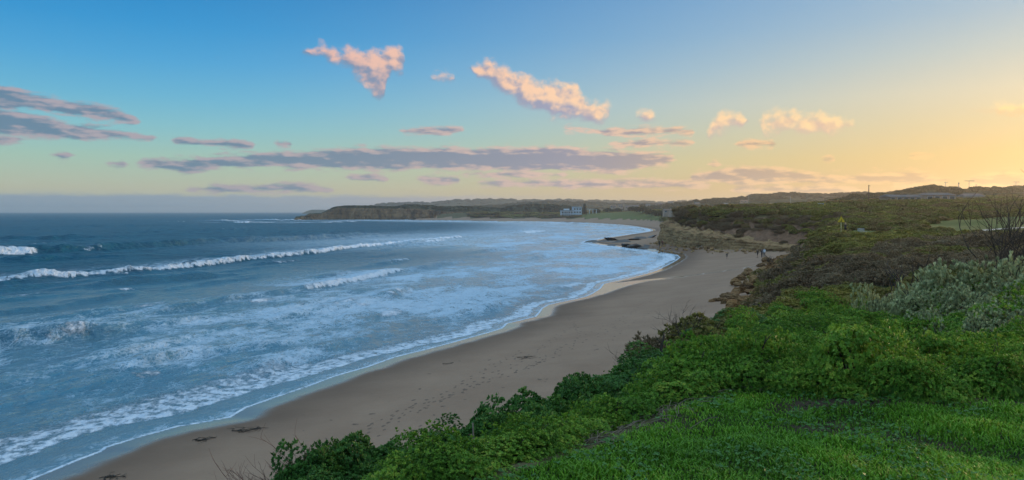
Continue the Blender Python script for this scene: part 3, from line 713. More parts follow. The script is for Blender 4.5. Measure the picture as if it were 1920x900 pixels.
M_straw = plain('dry_straw', (0.20, 0.155, 0.11), 0.9, 0.35, 20)

def leaves_at(P, N, rng, n_leaf, ll, lw, tilt=(0.35, 1.25), droop=0.12):
    """n_leaf four-sided leaves round each point P with axis N; returns verts, quads"""
    n = len(P)
    a = np.where(np.abs(N[:, 2:3]) < 0.9, np.array([[0, 0, 1.0]]), np.array([[1.0, 0, 0]]))
    U = np.cross(N, a); U /= np.linalg.norm(U, axis=1, keepdims=True); W = np.cross(N, U)
    ph = (np.arange(n_leaf)[None, :] * 2.39996 + rng.random((n, 1)) * 6.28 + rng.normal(0, 0.25, (n, n_leaf)))
    tl = rng.uniform(tilt[0], tilt[1], (n, n_leaf))
    L = ll * rng.uniform(0.65, 1.15, (n, n_leaf)); Wd = lw * rng.uniform(0.75, 1.2, (n, n_leaf))
    c, s = np.cos(ph)[..., None], np.sin(ph)[..., None]
    R = U[:, None] * c + W[:, None] * s
    T = -U[:, None] * s + W[:, None] * c
    D = N[:, None] * np.cos(tl)[..., None] + R * np.sin(tl)[..., None]
    B = P[:, None] + 0 * D
    mid = B + D * (L * 0.55)[..., None]
    tip = B + D * L[..., None] - N[:, None] * (droop * L)[..., None]
    lf = mid + T * Wd[..., None] * 0.5; rt = mid - T * Wd[..., None] * 0.5
    V = np.stack([B, rt, tip, lf], 2).reshape(-1, 3)
    F = np.arange(len(V)).reshape(-1, 4)
    return V, F
def dome_points(n, rng, rx, rz, lumps, low=-0.15, shell=(0.86, 1.03)):
    d = rng.normal(0, 1, (n * 3, 3)); d /= np.linalg.norm(d, axis=1, keepdims=True)
    d = d[d[:, 2] > low][:n]
    k = np.ones(len(d))
    for lx in lumps: k += lx[3] * np.exp(-((1 - d @ lx[:3]) / lx[4]))
    k -= 0.16
    P = d * k[:, None]
    Nn = d.copy(); Nn[:, 2] += 0.55; Nn /= np.linalg.norm(Nn, axis=1, keepdims=True)
    return P, Nn, k
def lump_set(rng, n, amp):
    L = rng.normal(0, 1, (n, 3)); L[:, 2] = np.abs(L[:, 2]) * 0.8; L /= np.linalg.norm(L, axis=1, keepdims=True)
    return np.concatenate([L, rng.uniform(0.5, 1.0, (n, 1)) * amp, rng.uniform(0.02, 0.07, (n, 1))], 1)
def core_mesh(rx, rz, lumps, seg, scale):
    V = []; F = []
    rings = seg // 2
    for i in range(rings + 1):
        phi = -0.25 + (math.pi / 2 + 0.25) * i / rings
        for j in range(seg):
            t = 2 * math.pi * j / seg
            d = np.array([math.cos(phi) * math.cos(t), math.cos(phi) * math.sin(t), math.sin(phi)])
            k = 0.9 + sum(l[3] * math.exp(-((1 - d @ l[:3]) / l[4])) for l in lumps)
            V.append((d[0] * k * rx * scale, d[1] * k * rx * scale, d[2] * k * rz * scale))
    for i in range(rings):
        for j in range(seg):
            a = i * seg + j; b = i * seg + (j + 1) % seg
            F.append((a, b, b + seg, a + seg))
    return np.array(V), np.array(F)
def shrub_mesh(name, seed, mat, n_ros, n_leaf, ll, lw, rx=1.0, rz=0.75, nl=14, amp=0.30, tilt=(0.35, 1.25), up=0.0, core=True, inner=0.25, tlo=0.0, thi=1.0, cscale=0.52):
    rng = np.random.default_rng(seed)
    lumps = lump_set(rng, nl, amp)
    P, Nn, k = dome_points(n_ros, rng, rx, rz, lumps)
    P = P / P[:, 2].max(); hmax = np.percentile(np.hypot(P[:, 0], P[:, 1]), 97); P[:, :2] /= hmax
    for l_ in lumps: l_[3] *= 1.0
    depth = np.where(rng.random(len(P)) < inner, rng.uniform(0.58, 0.95, len(P)), rng.uniform(0.93, 1.06, len(P)))
    P = P * depth[:, None] * np.array([[rx, rx, rz]])
    if up:
        Nn = Nn * (1 - up) + np.array([[0, 0, 1.0]]) * up; Nn /= np.linalg.norm(Nn, axis=1, keepdims=True)
    Nn = Nn + rng.normal(0, 0.22, Nn.shape); Nn /= np.linalg.norm(Nn, axis=1, keepdims=True)
    V, F = leaves_at(P, Nn, rng, n_leaf, ll, lw, tilt)
    tint = np.repeat(np.clip(rng.normal(0.48, 0.30, len(P)), tlo, thi), n_leaf * 4)
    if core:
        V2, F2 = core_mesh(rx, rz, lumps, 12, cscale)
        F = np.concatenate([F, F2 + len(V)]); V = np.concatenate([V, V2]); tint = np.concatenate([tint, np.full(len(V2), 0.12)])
    return mesh_np(name, V, F, mat, smooth=False, attrs={'tint': tint})
def tube_np(path, radii, seg=5):
    V = []; F = []
    path = [Vector(p) for p in path]
    for i, p in enumerate(path):
        d = (path[min(i + 1, len(path) - 1)] - path[max(i - 1, 0)]).normalized()
        a = d.orthogonal().normalized(); b = d.cross(a)
        for j in range(seg):
            t = 2 * math.pi * j / seg
            V.append(tuple(p + (a * math.cos(t) + b * math.sin(t)) * radii[i]))
    for i in range(len(path) - 1):
        for j in range(seg):
            q = i * seg + j; w = i * seg + (j + 1) % seg
            F.append((q, w, w + seg, q + seg))
    return V, F
def twig_mesh(name, seed, mat, height, spread, n_main=5, levels=3, r0=0.02, lean=(0, 0), kids=3, curl=0.25, taper=0.62):
    rng = random.Random(seed); V = []; F = []
    def add(path, radii):
        v, f = tube_np(path, radii, 4); o = len(V); V.extend(v); F.extend(tuple(i + o for i in q) for q in f)
    def grow(p, d, L, r, lev):
        path = [p]; n = 4; dd = d.copy()
        for k in range(n):
            dd = (dd + Vector((rng.gauss(0, curl), rng.gauss(0, curl), rng.gauss(0.04, curl * 0.7))) * 0.5 + Vector((lean[0], lean[1], 0)) * 0.10).normalized()
            path.append(path[-1] + dd * (L / n))
        add(path, [r * (1 - 0.13 * k) for k in range(n + 1)])
        if lev > 0:
            for k in range(kids):
                q = path[rng.randint(1, n)]
                nd = (dd + Vector((rng.gauss(0, 0.55), rng.gauss(0, 0.55), rng.gauss(0.15, 0.35)))).normalized()
                grow(q, nd, L * rng.uniform(0.45, 0.75), r * taper, lev - 1)
    for k in range(n_main):
        a = rng.uniform(0, 6.28); e = rng.uniform(0.2, 1.0) * spread
        d = Vector((math.cos(a) * e + lean[0], math.sin(a) * e + lean[1], 1.0)).normalized()
        grow(Vector((rng.uniform(-0.05, 0.05), rng.uniform(-0.05, 0.05), -0.05)), d, height * rng.uniform(0.55, 0.9) / (1.2 if levels else 1), r0, levels)
    return mesh_np(name, np.array(V), np.array(F), mat, smooth=True)

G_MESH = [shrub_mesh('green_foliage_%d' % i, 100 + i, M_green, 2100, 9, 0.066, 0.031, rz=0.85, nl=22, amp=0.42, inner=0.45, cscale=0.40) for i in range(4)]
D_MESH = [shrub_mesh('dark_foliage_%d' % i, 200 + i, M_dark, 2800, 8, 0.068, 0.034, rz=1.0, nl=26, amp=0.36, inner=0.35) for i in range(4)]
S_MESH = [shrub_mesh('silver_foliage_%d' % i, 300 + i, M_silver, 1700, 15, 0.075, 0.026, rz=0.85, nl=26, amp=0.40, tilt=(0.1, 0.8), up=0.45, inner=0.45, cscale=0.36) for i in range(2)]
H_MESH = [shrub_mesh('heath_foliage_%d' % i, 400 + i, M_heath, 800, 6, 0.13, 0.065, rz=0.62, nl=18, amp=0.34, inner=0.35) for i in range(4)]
B_MESH = [shrub_mesh('brown_foliage_%d' % i, 500 + i, M_brown, 950, 6, 0.14, 0.048, rz=0.75, nl=18, amp=0.36, tilt=(0.1, 0.9), up=0.2, inner=0.4) for i in range(3)]
F_MESH = [shrub_mesh('scrub_foliage_%d' % i, 600 + i, M_heath, 300, 5, 0.24, 0.14, rz=0.62, nl=12, amp=0.32, inner=0.15) for i in range(4)]
T_MESH = [shrub_mesh('tree_crown_%d' % i, 700 + i, M_tree, 260, 5, 0.28, 0.17, rz=0.8, nl=10, amp=0.34, inner=0.15) for i in range(3)]
BRANCH_MESH = twig_mesh('shrub_branches', 5, M_twigdark, 0.8, 0.8, 6, 1, 0.022)

def in_view(x, y, z, m=120):
    if y < 1: return False
    u = 960 + x / y * FPX; v = 397 - (z - CAM_Z) / y * FPX
    return -m < u < 1920 + m * 5 and v < 900 + m * 2.5
def plant(name, me, x, y, sx, sz, label, cat, group, zoff=-0.05, rot=None, z=None, branches=True, sy=None):
    o = obj(name, me)
    o.location = (x, y, (ground(x, y) if z is None else z) + zoff)
    o.rotation_euler = (random.uniform(-0.08, 0.08), random.uniform(-0.08, 0.08), random.uniform(0, 6.28) if rot is None else rot)
    o.scale = (sx, sy or sx * random.uniform(0.88, 1.12), sz)
    tag(o, label, cat, group)
    if branches:
        b = obj('branches', BRANCH_MESH, o)
    return o
def scatter_points(poly, spacing, rng, margin=0.0):
    xs = [p[0] for p in poly]; ys = [p[1] for p in poly]
    pts = []
    n = int((max(xs) - min(xs)) * (max(ys) - min(ys)) / spacing ** 2 * 6) + 30
    X = rng.uniform(min(xs), max(xs), n); Y = rng.uniform(min(ys), max(ys), n)
    ok = inside(X, Y, poly)
    for x, y in zip(X[ok], Y[ok]):
        s = spacing
        if all((x - a) ** 2 + (y - b) ** 2 > s * s for a, b in pts): pts.append((x, y))
    return pts
def heights(pts):
    a = np.array(pts, float).reshape(-1, 2)
    return land(a[:, 0], a[:, 1])

# --- the carpet of green shrubs beyond the lawn (from the lawn's edge back)
rngv = np.random.default_rng(21)
CARPET1 = [(1.15, 6.8), (2.0, 7.3), (2.7, 6.95), (3.5, 6.6), (4.6, 6.75), (6.6, 7.1), (10.6, 6.9), (11.6, 11.5), (1.9, 11.5), (0.9, 8.6)]
CARPET2 = [(1.9, 11.3), (12.0, 11.3), (17.5, 15.5), (13.5, 16.0), (12.8, 17), (10.5, 19.5), (10.0, 24.5), (8.5, 23), (4.9, 16.5)]
def over_lawn(x, y, r):
    return bool(inside(np.array([x]), np.array([y]), LAWN)[0]) or poly_dist(np.array([x]), np.array([y]), LAWN[3:15])[0] < r * 0.50
pts = scatter_points(CARPET1, 0.50, rngv); hz = height_at(*np.array(pts).T)
for (x, y), z in zip(pts, hz):
    s = random.uniform(0.34, 0.58)
    if over_lawn(x, y, s) or not in_view(x, y, z): continue
    plant('green_shrub', random.choice(G_MESH), x, y, s, s * random.uniform(0.95, 1.65), 'low glossy green shrub in the dense carpet just beyond the lawn', 'shrub', 'green shrubs carpeting the bank beyond the lawn', z=z)
pts = scatter_points(CARPET2, 0.80, rngv); hz = height_at(*np.array(pts).T)
for (x, y), z in zip(pts, hz):
    if not in_view(x, y, z): continue
    s = random.uniform(0.5, 0.85)
    plant('green_shrub', random.choice(G_MESH), x, y, s, s * random.uniform(0.7, 1.35), 'low yellowish green shrub in the carpet farther up the bank', 'shrub', 'green shrubs farther back on the bank', z=z)
# --- the darker hedge along the brink, left of the lawn: (frame u, top v, distance, half width)
HEDGE = [(585, 850, 6.5, 0.34), (640, 818, 6.9, 0.46), (700, 824, 7.1, 0.44), (745, 845, 7.3, 0.40), (800, 842, 7.5, 0.40), (850, 806, 7.9, 0.46), (905, 772, 8.2, 0.50), (960, 755, 8.6, 0.50), (1018, 742, 9.0, 0.52),
         (1078, 704, 9.7, 0.55), (1130, 702, 10.3, 0.55), (1180, 684, 11.0, 0.6), (1225, 668, 12.0, 0.65), (1262, 655, 13.2, 0.7), (1300, 658, 14.3, 0.7), (1345, 655, 15.5, 0.75), (1392, 636, 17.5, 0.8),
         (560, 900, 6.2, 0.32), (620, 880, 6.3, 0.38), (690, 885, 6.3, 0.40), (760, 890, 6.3, 0.40), (830, 875, 6.5, 0.42), (890, 845, 6.8, 0.46), (950, 818, 7.2, 0.48), (1010, 795, 7.6, 0.5), (1070, 762, 8.0, 0.52), (1130, 748, 8.5, 0.52),
         (1190, 728, 9.2, 0.55), (1245, 706, 10.0, 0.6), (1300, 690, 11.0, 0.62), (1345, 672, 12.2, 0.66), (860, 915, 5.9, 0.34), (920, 880, 6.2, 0.36), (985, 855, 6.5, 0.38), (1050, 820, 6.9, 0.42), (1110, 795, 7.3, 0.44), (1170, 772, 7.8, 0.45), (1235, 752, 8.3, 0.48), (1290, 725, 9.0, 0.5), (1350, 702, 9.6, 0.52),
         (800, 930, 5.9, 0.36), (730, 940, 5.9, 0.36), (650, 940, 5.9, 0.34)]
ORD = ['leftmost', 'second from the left', 'third from the left', 'fourth from the left', 'fifth from the left', 'sixth from the left', 'seventh from the left', 'eighth from the left', 'ninth from the left', 'tenth from the left', 'eleventh from the left', 'twelfth from the left', 'thirteenth from the left', 'fourteenth from the left', 'fifteenth from the left', 'sixteenth from the left', 'seventeenth from the left', 'eighteenth from the left']
rows_ = [[], [], []]
for q in HEDGE:
    x, y, ztop = at(q[0], q[1], q[2])
    if over_lawn(x, y, q[3]): continue
    i = HEDGE.index(q); rows_[0 if i < 17 else (1 if i < 31 else 2)].append((x, y, ztop, q[3]))
for kind_, row in zip(('standing out against the sand', 'in the middle row of the hedge', 'in the hedge row nearest the lawn'), rows_):
    row.sort(key=lambda q: q[0] / q[1])
    for i, (x, y, ztop, hw) in enumerate(row):
        gz = ground(x, y); hgt = max(0.35, ztop - gz)
        plant('dark_shrub', D_MESH[i % 4], x, y, hw / 0.88, hgt / 0.94, 'dark green leafy shrub %s, %s' % (kind_, ORD[min(i, 17)]), 'shrub', 'dark shrubs along the edge of the bank', z=gz, zoff=-0.02)
for k in range(30):                                            # front row of the carpet, close against the lawn
    f = k / 29.0; ex = 1.75 + 8.0 * f
    ey = float(np.interp(ex, [q[0] for q in LAWN[7:15]], [q[1] for q in LAWN[7:15]])) + random.uniform(0.26, 0.42)
    gz = ground(ex, ey); s = random.uniform(0.30, 0.44)
    plant('green_shrub', G_MESH[k % 4], ex, ey, s, s * random.uniform(0.8, 1.5), 'low glossy green shrub in the front row against the far edge of the lawn', 'shrub', 'green shrubs in the front row beyond the lawn', z=gz)
edge_ = LAWN[2:9]
seg_l = [math.hypot(b[0] - a[0], b[1] - a[1]) for a, b in zip(edge_[:-1], edge_[1:])]
tot = sum(seg_l); nfill = 20
for k in range(nfill):
    d = tot * (k + 0.5) / nfill; i = 0
    while d > seg_l[i]: d -= seg_l[i]; i += 1
    a, b = edge_[i], edge_[i + 1]; f = d / seg_l[i]; nx_, ny_ = -(b[1] - a[1]) / seg_l[i], (b[0] - a[0]) / seg_l[i]
    o_ = random.uniform(0.27, 0.40)
    x, y = a[0] + (b[0] - a[0]) * f + nx_ * o_, a[1] + (b[1] - a[1]) * f + ny_ * o_
    gz = ground(x, y)
    if not in_view(x, y, gz, 60): continue
    plant('low_shrub', G_MESH[k % 4], x, y, random.uniform(0.30, 0.38), random.uniform(0.25, 0.42), 'low green shrub edging the lawn at the foot of the dark hedge', 'shrub', 'low shrubs edging the lawn', z=gz)
# --- silver grey shrubs on the right
SILVER = [(1755, 474, 17.0, 1.05), (1832, 455, 16.5, 1.15), (1905, 460, 15.5, 1.1), (1722, 518, 15.2, 0.7), (1806, 515, 14.2, 0.75), (1885, 535, 12.8, 0.75), (1750, 562, 12.5, 0.5), (1640, 512, 18.0, 0.6), (1835, 568, 12.0, 0.5), (1915, 585, 11.2, 0.5), (1690, 510, 18.0, 0.55)]
S_LAB = ['silver grey shrub, tall, under the bare leaning branches on the right', 'largest silver grey shrub, below the dead branches on the right', 'silver grey shrub against the right edge of the frame, high up', 'silver grey shrub left of the big silver clump',
         'silver grey shrub in the middle of the silver clump', 'silver grey shrub low in the clump near the right edge', 'small silver grey shrub at the lower left of the silver clump', 'lone silver grey shrub among green shrubs, leftmost of the silver ones',
         'small silver grey shrub at the foot of the silver clump', 'small silver grey shrub lowest at the right edge', 'silver grey shrub beside the lone leftmost silver shrub']
for i, (u, v, Y, hw) in enumerate(SILVER):
    x, y, ztop = at(u, v, Y); gz = ground(x, y)
    plant('silver_shrub', S_MESH[i % 2], x, y, hw, max(0.5, ztop - gz) / 1.0, S_LAB[i], 'shrub', 'silver shrubs on the right of the bank', z=gz)
# --- heath between the carpet and the sign: individual shrubs, nearest first
rngh = np.random.default_rng(33)
cand = []
for k in range(90000):
    r = math.sqrt(rngh.uniform(15.5 ** 2, 88 ** 2)); t = math.radians(rngh.uniform(8, 58))
    cand.append((r * math.sin(t), r * math.cos(t), r))
cand = np.array(cand)
cz, cdw, cin, cdt = land(cand[:, 0], cand[:, 1])
c2 = inside(cand[:, 0], cand[:, 1], CARPET2) | inside(cand[:, 0], cand[:, 1], FIELD) | inside(cand[:, 0], cand[:, 1], PICNIC) | inside(cand[:, 0], cand[:, 1], CARPET1)
thin_ = rngh.random(len(cand)) < 0.10
ok = (cin > np.where(thin_, 0.25, 1.0) * np.where((cand[:, 1] > 27) & (cand[:, 1] < 135), 0.60, 0.12)) & ~c2
cell = {}; HEATH = []
for (x, y, r), z, inl in zip(cand[ok], cz[ok], cin[ok]):
    s = max(1.0, 0.026 * r) * (1.0 if inl > 0.8 else 1.35)
    key = (int(x // 2.5), int(y // 2.5)); good = True
    for a in range(-1, 2):
        for b in range(-1, 2):
            for q in cell.get((key[0] + a, key[1] + b), ()):
                if (x - q[0]) ** 2 + (y - q[1]) ** 2 < s * s: good = False; break
    if good:
        cell.setdefault(key, []).append((x, y)); HEATH.append((x, y, z, r, s, inl))
HEATH.sort(key=lambda h: h[3])
n_thing = 0; rest = []
pn_ = perlin(np.array([h[0] for h in HEATH]) / 7.0 + 3.3, np.array([h[1] for h in HEATH]) / 11.0)
for h, nz in zip(HEATH, pn_):
    x, y, z, r, s, inl = h
    brown = nz > 0.08
    if n_thing < 270 and in_view(x, y, z + 1, 25):
        n_thing += 1
        if brown:
            plant('brown_heath_shrub', random.choice(B_MESH), x, y, s * 0.92, s * random.uniform(0.6, 0.95), 'grey brown twiggy heath shrub on the slope behind the green carpet', 'shrub', 'brown heath shrubs behind the green carpet', z=z, branches=False)
        else:
            plant('heath_shrub', random.choice(H_MESH), x, y, s * 0.9, s * random.uniform(0.5, 0.85), 'olive green heath shrub on the slope behind the green carpet', 'shrub', 'olive heath shrubs behind the green carpet', z=z, branches=False)
    else:
        rest.append((x, y, z, s * 0.92, s * random.uniform(0.45, 0.8), 1 if brown else 0))
# --- farther scrub, one mass: bluff, hillside, dunes
rngf = np.random.default_rng(44)
cell = {}
r = np.exp(rngf.uniform(math.log(86), math.log(1050), 110000)); t = np.radians(rngf.uniform(-3, 52, 110000))
X, Y = r * np.sin(t), r * np.cos(t)
Z, dw, inl, dt = land(X, Y)
skip = inside(X, Y, FIELD) | inside(X, Y, PICNIC) | inside(X, Y, GREEN) | (inl < np.where(Y < 135, 0.62, 0.16))
skip |= (r > 480) & (perlin(X / 60, Y / 60) < -0.15)
bare_gully = (((X - 61.5) / 6.5) ** 2 + ((Y - 148) / 8.5) ** 2 < 1.0) & (inl < 1)
skip |= (inl < 0.40) & (Y > 150) & (Y < 232) & (rngf.random(len(X)) < 0.9)
skip |= bare_gully & (rngf.random(len(X)) < 0.85)
for x, y, z, rr, il in zip(X[~skip], Y[~skip], Z[~skip], r[~skip], inl[~skip]):
    s = (0.0155 * rr if rr < 450 else 0.0125 * rr) * (1.0 if il > 0.9 or rr > 300 else 0.55)
    cs = 0.02 * rr; lk = (int(math.log(rr) / 0.02), int(math.atan2(x, y) / 0.02)); good = True
    for a in range(-1, 2):
        for b in range(-1, 2):
            for q in cell.get((lk[0] + a, lk[1] + b), ()):
                if (x - q[0]) ** 2 + (y - q[1]) ** 2 < s * s: good = False; break
    if good:
        cell.setdefault(lk, []).append((x, y)); rest.append((x, y, z - 0.1, s * 0.95, min(s * random.uniform(0.45, 0.8), 2.6), 1 if (il < 1 and 138 < y < 245 and random.random() < 0.65) else 2))
def scatter_group(name, meshes, pts):
    """one object whose points carry an instance each (geometry nodes)"""
    coll = bpy.data.collections.new(name + '_kinds')
    for i, me in enumerate(meshes): coll.objects.link(bpy.data.objects.new('%s_kind_%d' % (name, i), me))
    P = np.array([(p[0], p[1], p[2]) for p in pts], np.float32)
    me = bpy.data.meshes.new(name); me.vertices.add(len(P)); me.vertices.foreach_set('co', P.ravel())
    a = me.attributes.new('scl', 'FLOAT_VECTOR', 'POINT'); a.data.foreach_set('vector', np.array([(p[3], p[3], p[4]) for p in pts], np.float32).ravel())
    a = me.attributes.new('rot', 'FLOAT_VECTOR', 'POINT'); a.data.foreach_set('vector', np.array([(random.uniform(-0.1, 0.1), random.uniform(-0.1, 0.1), random.uniform(0, 6.28)) for p in pts], np.float32).ravel())
    a = me.attributes.new('pick', 'INT', 'POINT'); a.data.foreach_set('value', np.array([random.randrange(len(meshes)) for p in pts], np.int32))
    o = obj(name, me)
    ng = bpy.data.node_groups.new(name, 'GeometryNodeTree')
    ng.interface.new_socket('Geometry', in_out='INPUT', socket_type='NodeSocketGeometry')
    ng.interface.new_socket('Geometry', in_out='OUTPUT', socket_type='NodeSocketGeometry')
    gi = ng.nodes.new('NodeGroupInput'); go = ng.nodes.new('NodeGroupOutput')
    ci = ng.nodes.new('GeometryNodeCollectionInfo'); ci.inputs['Collection'].default_value = coll; ci.inputs['Separate Children'].default_value = True; ci.inputs['Reset Children'].default_value = True
    ip = ng.nodes.new('GeometryNodeInstanceOnPoints'); ip.inputs['Pick Instance'].default_value = True
    def na(n, ty):
        q = ng.nodes.new('GeometryNodeInputNamedAttribute'); q.data_type = ty; q.inputs['Name'].default_value = n
        return [s for s in q.outputs if s.enabled and s.name == 'Attribute'][0]
    ng.links.new(gi.outputs[0], ip.inputs['Points']); ng.links.new(ci.outputs[0], ip.inputs['Instance'])
    ng.links.new(na('scl', 'FLOAT_VECTOR'), ip.inputs['Scale']); ng.links.new(na('rot', 'FLOAT_VECTOR'), ip.inputs['Rotation']); ng.links.new(na('pick', 'INT'), ip.inputs['Instance Index'])
    ng.links.new(ip.outputs[0], go.inputs[0])
    md = o.modifiers.new('scatter', 'NODES'); md.node_group = ng
    return o
tag(scatter_group('heath_scrub', F_MESH, [p for p in rest if p[5] == 2]), 'dense olive and brown coastal scrub covering the bluff and hillside', 'scrub', kind='stuff')
tag(scatter_group('olive_heath', H_MESH, [p for p in rest if p[5] == 0]), 'olive heath scrub around the clifftop path', 'scrub', kind='stuff')
tag(scatter_group('brown_heath', B_MESH, [p for p in rest if p[5] == 1]), 'brown twiggy heath around the clifftop grass', 'scrub', kind='stuff')

# --- grass on the near lawn: real blades
rngg = np.random.default_rng(55)
n = 235000
x = rngg.uniform(-1.6, 8.2, n); y = rngg.uniform(3.6, 7.15, n)
ok = inside(x, y, LAWN) & (x > -0.72 * y) & (x < 1.2 * y)
x, y = x[ok], y[ok]
bare = 0.9 * np.exp(-(((x - 2.7) / 0.55) ** 2 + ((y - 6.45) / 0.25) ** 2)) + 0.75 * np.exp(-(((x - 2.45) / 0.5) ** 2 + ((y - 5.75) / 0.28) ** 2)) + 0.7 * np.exp(-(((x - 3.1) / 0.45) ** 2 + ((y - 5.35) / 0.25) ** 2)) \
    + 0.9 * np.exp(-(((x - 4.0) / 1.2) ** 2 + ((y - 6.35) / 0.14) ** 2)) + 0.8 * np.exp(-(((x - 1.0) / 0.5) ** 2 + ((y - 6.0) / 0.5) ** 2))
clump = fbm(x * 1.6, y * 1.6, 4)
ok = rngg.random(len(x)) > np.clip(bare * 0.95 + 0.55 * np.clip(clump - 0.05, 0, 1), 0, 0.97)
x, y, clump = x[ok], y[ok], clump[ok]
z = height_at(x, y)
n = len(x)
L = rngg.uniform(0.020, 0.052, n) * (1 + 0.9 * np.clip(-clump, -0.3, 0.6)); w = rngg.uniform(0.0032, 0.0062, n)
a = rngg.uniform(0, 6.28, n); lean = rngg.uniform(0.15, 1.0, n)
dxy = np.stack([np.cos(a), np.sin(a)], 1); pxy = np.stack([-np.sin(a), np.cos(a)], 1)
b0 = np.stack([x, y, z - 0.005], 1)
def off(f_out, f_up, f_w):
    o = np.zeros((n, 3)); o[:, :2] = dxy * (f_out * L * lean)[:, None] + pxy * (f_w * w)[:, None]; o[:, 2] = f_up * L
    return b0 + o
V = np.stack([off(0, 0, -1), off(0, 0, 1), off(0.35, 0.62, 0.8), off(0.35, 0.62, -0.8), off(1.0, 0.86, 0.12), off(1.0, 0.86, -0.12)], 1).reshape(-1, 3)
i0 = (np.arange(n) * 6)[:, None]
F = np.concatenate([i0 + np.array([[0, 1, 2, 3]]), i0 + np.array([[3, 2, 4, 5]])])
tint = np.repeat(np.clip(0.5 + 0.55 * fbm(x * 0.9 + 4, y * 0.9, 3) + rngg.normal(0, 0.16, n), 0, 1), 6)
M_grass = leaf_mat('grass_blade', [(0.0, (0.068, 0.179, 0.013, 1)), (0.5, (0.137, 0.334, 0.017, 1)), (0.85, (0.235, 0.458, 0.027, 1)), (1.0, (0.434, 0.428, 0.062, 1))], 0.0, 0.3, 0.5)
grass_me = mesh_np('grass', V, F, M_grass, smooth=False, attrs={'tint': tint})
tag(obj('grass', grass_me), 'short bright green grass of the lawn in the foreground', 'grass', kind='stuff')
# broad-leaved weeds between the blades
n = 6500
x = rngg.uniform(-1.0, 5.2, n); y = rngg.uniform(3.9, 6.9, n)
ok = inside(x, y, LAWN) & (fbm(x * 1.3 + 9, y * 1.3, 3) > 0.02) & (x > -0.7 * y) & (x < 0.72 * y)
x, y = x[ok], y[ok]; z = height_at(x, y) + rngg.uniform(0.02, 0.06, len(x))
Nn = np.stack([rngg.normal(0, 0.3, len(x)), rngg.normal(0, 0.3, len(x)), np.ones(len(x))], 1); Nn /= np.linalg.norm(Nn, axis=1, keepdims=True)
V, F = leaves_at(np.stack([x, y, z], 1), Nn, rngg, 4, 0.021, 0.017, (1.0, 1.45))
M_weed = leaf_mat('weed_leaf', [(0.0, (0.036, 0.124, 0.024, 1)), (1.0, (0.089, 0.233, 0.043, 1))], 0.0, 0.2, 0.5)
tag(obj('lawn_weeds', mesh_np('lawn_weeds', V, F, M_weed, smooth=False, attrs={'tint': np.repeat(rngg.random(len(x)), 16)})), 'small broad-leaved weeds growing through the lawn grass', 'weeds', kind='stuff')
# dry stalks raked along the foot of the hedge
def straw(name, spots, n, seed, label):
    rng = random.Random(seed); V = []; F = []
    for k in range(n):
        cx, cy_, sx, sy = rng.choice(spots)
        x, y = rng.gauss(cx, sx), rng.gauss(cy_, sy); z = ground(x, y) + rng.uniform(0.0, 0.03)
        a = rng.gauss(0.5, 0.8); L = rng.uniform(0.10, 0.34); e = rng.gauss(0, 0.07)
        p = [(x + math.cos(a) * L * q, y + math.sin(a) * L * q + 0.03 * math.sin(q * 3 + k), z + e * L * q + 0.03 * math.sin(3.1 * q)) for q in (0, 0.35, 0.7, 1)]
        r = rng.uniform(0.0015, 0.004)
        v, f = tube_np(p, [r, r, r * 0.8, r * 0.5], 4); o = len(V); V.extend(v); F.extend(tuple(i + o for i in q) for q in f)
    tag(obj(name, mesh_np(name, np.array(V), np.array(F), M_straw)), label, 'straw', kind='stuff')
straw('dry_stalks', [(0.85, 5.95, 0.16, 0.18), (1.15, 6.35, 0.18, 0.15), (0.55, 5.55, 0.14, 0.12), (2.3, 7.0, 0.3, 0.1), (1.5, 6.7, 0.15, 0.1)], 230, 3, 'dry grey brown stalks raked along the foot of the hedge')

# ------------------------------------------------------------------ rock and far land
M_rock, g = new_mat('sandstone')
tco = g.node('ShaderNodeTexCoord').outputs['Object']; P_ = pos(g)
px_, py_, pz_ = g.sep(P_)
warp = g.noise(P_, 0.35, 4, 0.6)
strata = g.noise(g.comb(g.math('MULTIPLY', px_, 0.10), g.math('MULTIPLY', py_, 0.10), g.math('ADD', g.math('MULTIPLY', pz_, 2.1), g.math('MULTIPLY', warp, 1.6))), 1.0, 4, 0.6)
n1 = g.noise(P_, 1.4, 5, 0.65)
oi = g.node('ShaderNodeObjectInfo').outputs['Random']
col = g.ramp(g.math('ADD', g.math('MULTIPLY', strata, 0.65), g.math('MULTIPLY', n1, 0.35)), [(0.34, (0.14, 0.074, 0.034, 1)), (0.46, (0.40, 0.225, 0.092, 1)), (0.56, (0.58, 0.365, 0.160, 1)), (0.68, (0.40, 0.235, 0.110, 1))])
col = g.mix(g.math('MULTIPLY', oi, 0.45), col, (0.20, 0.14, 0.095, 1))
g.put(g.b.inputs['Base Color'], col); g.b.inputs['Roughness'].default_value = 0.92; g.b.inputs['Specular IOR Level'].default_value = 0.15
g.l.new(bump(g, g.math('ADD', strata, n1), 1.0, 0.8), g.b.inputs['Normal'])
M_wetrock = plain('wet_reef_rock', (0.040, 0.034, 0.030), 0.45, 0.4, 1.5, spec=0.5)

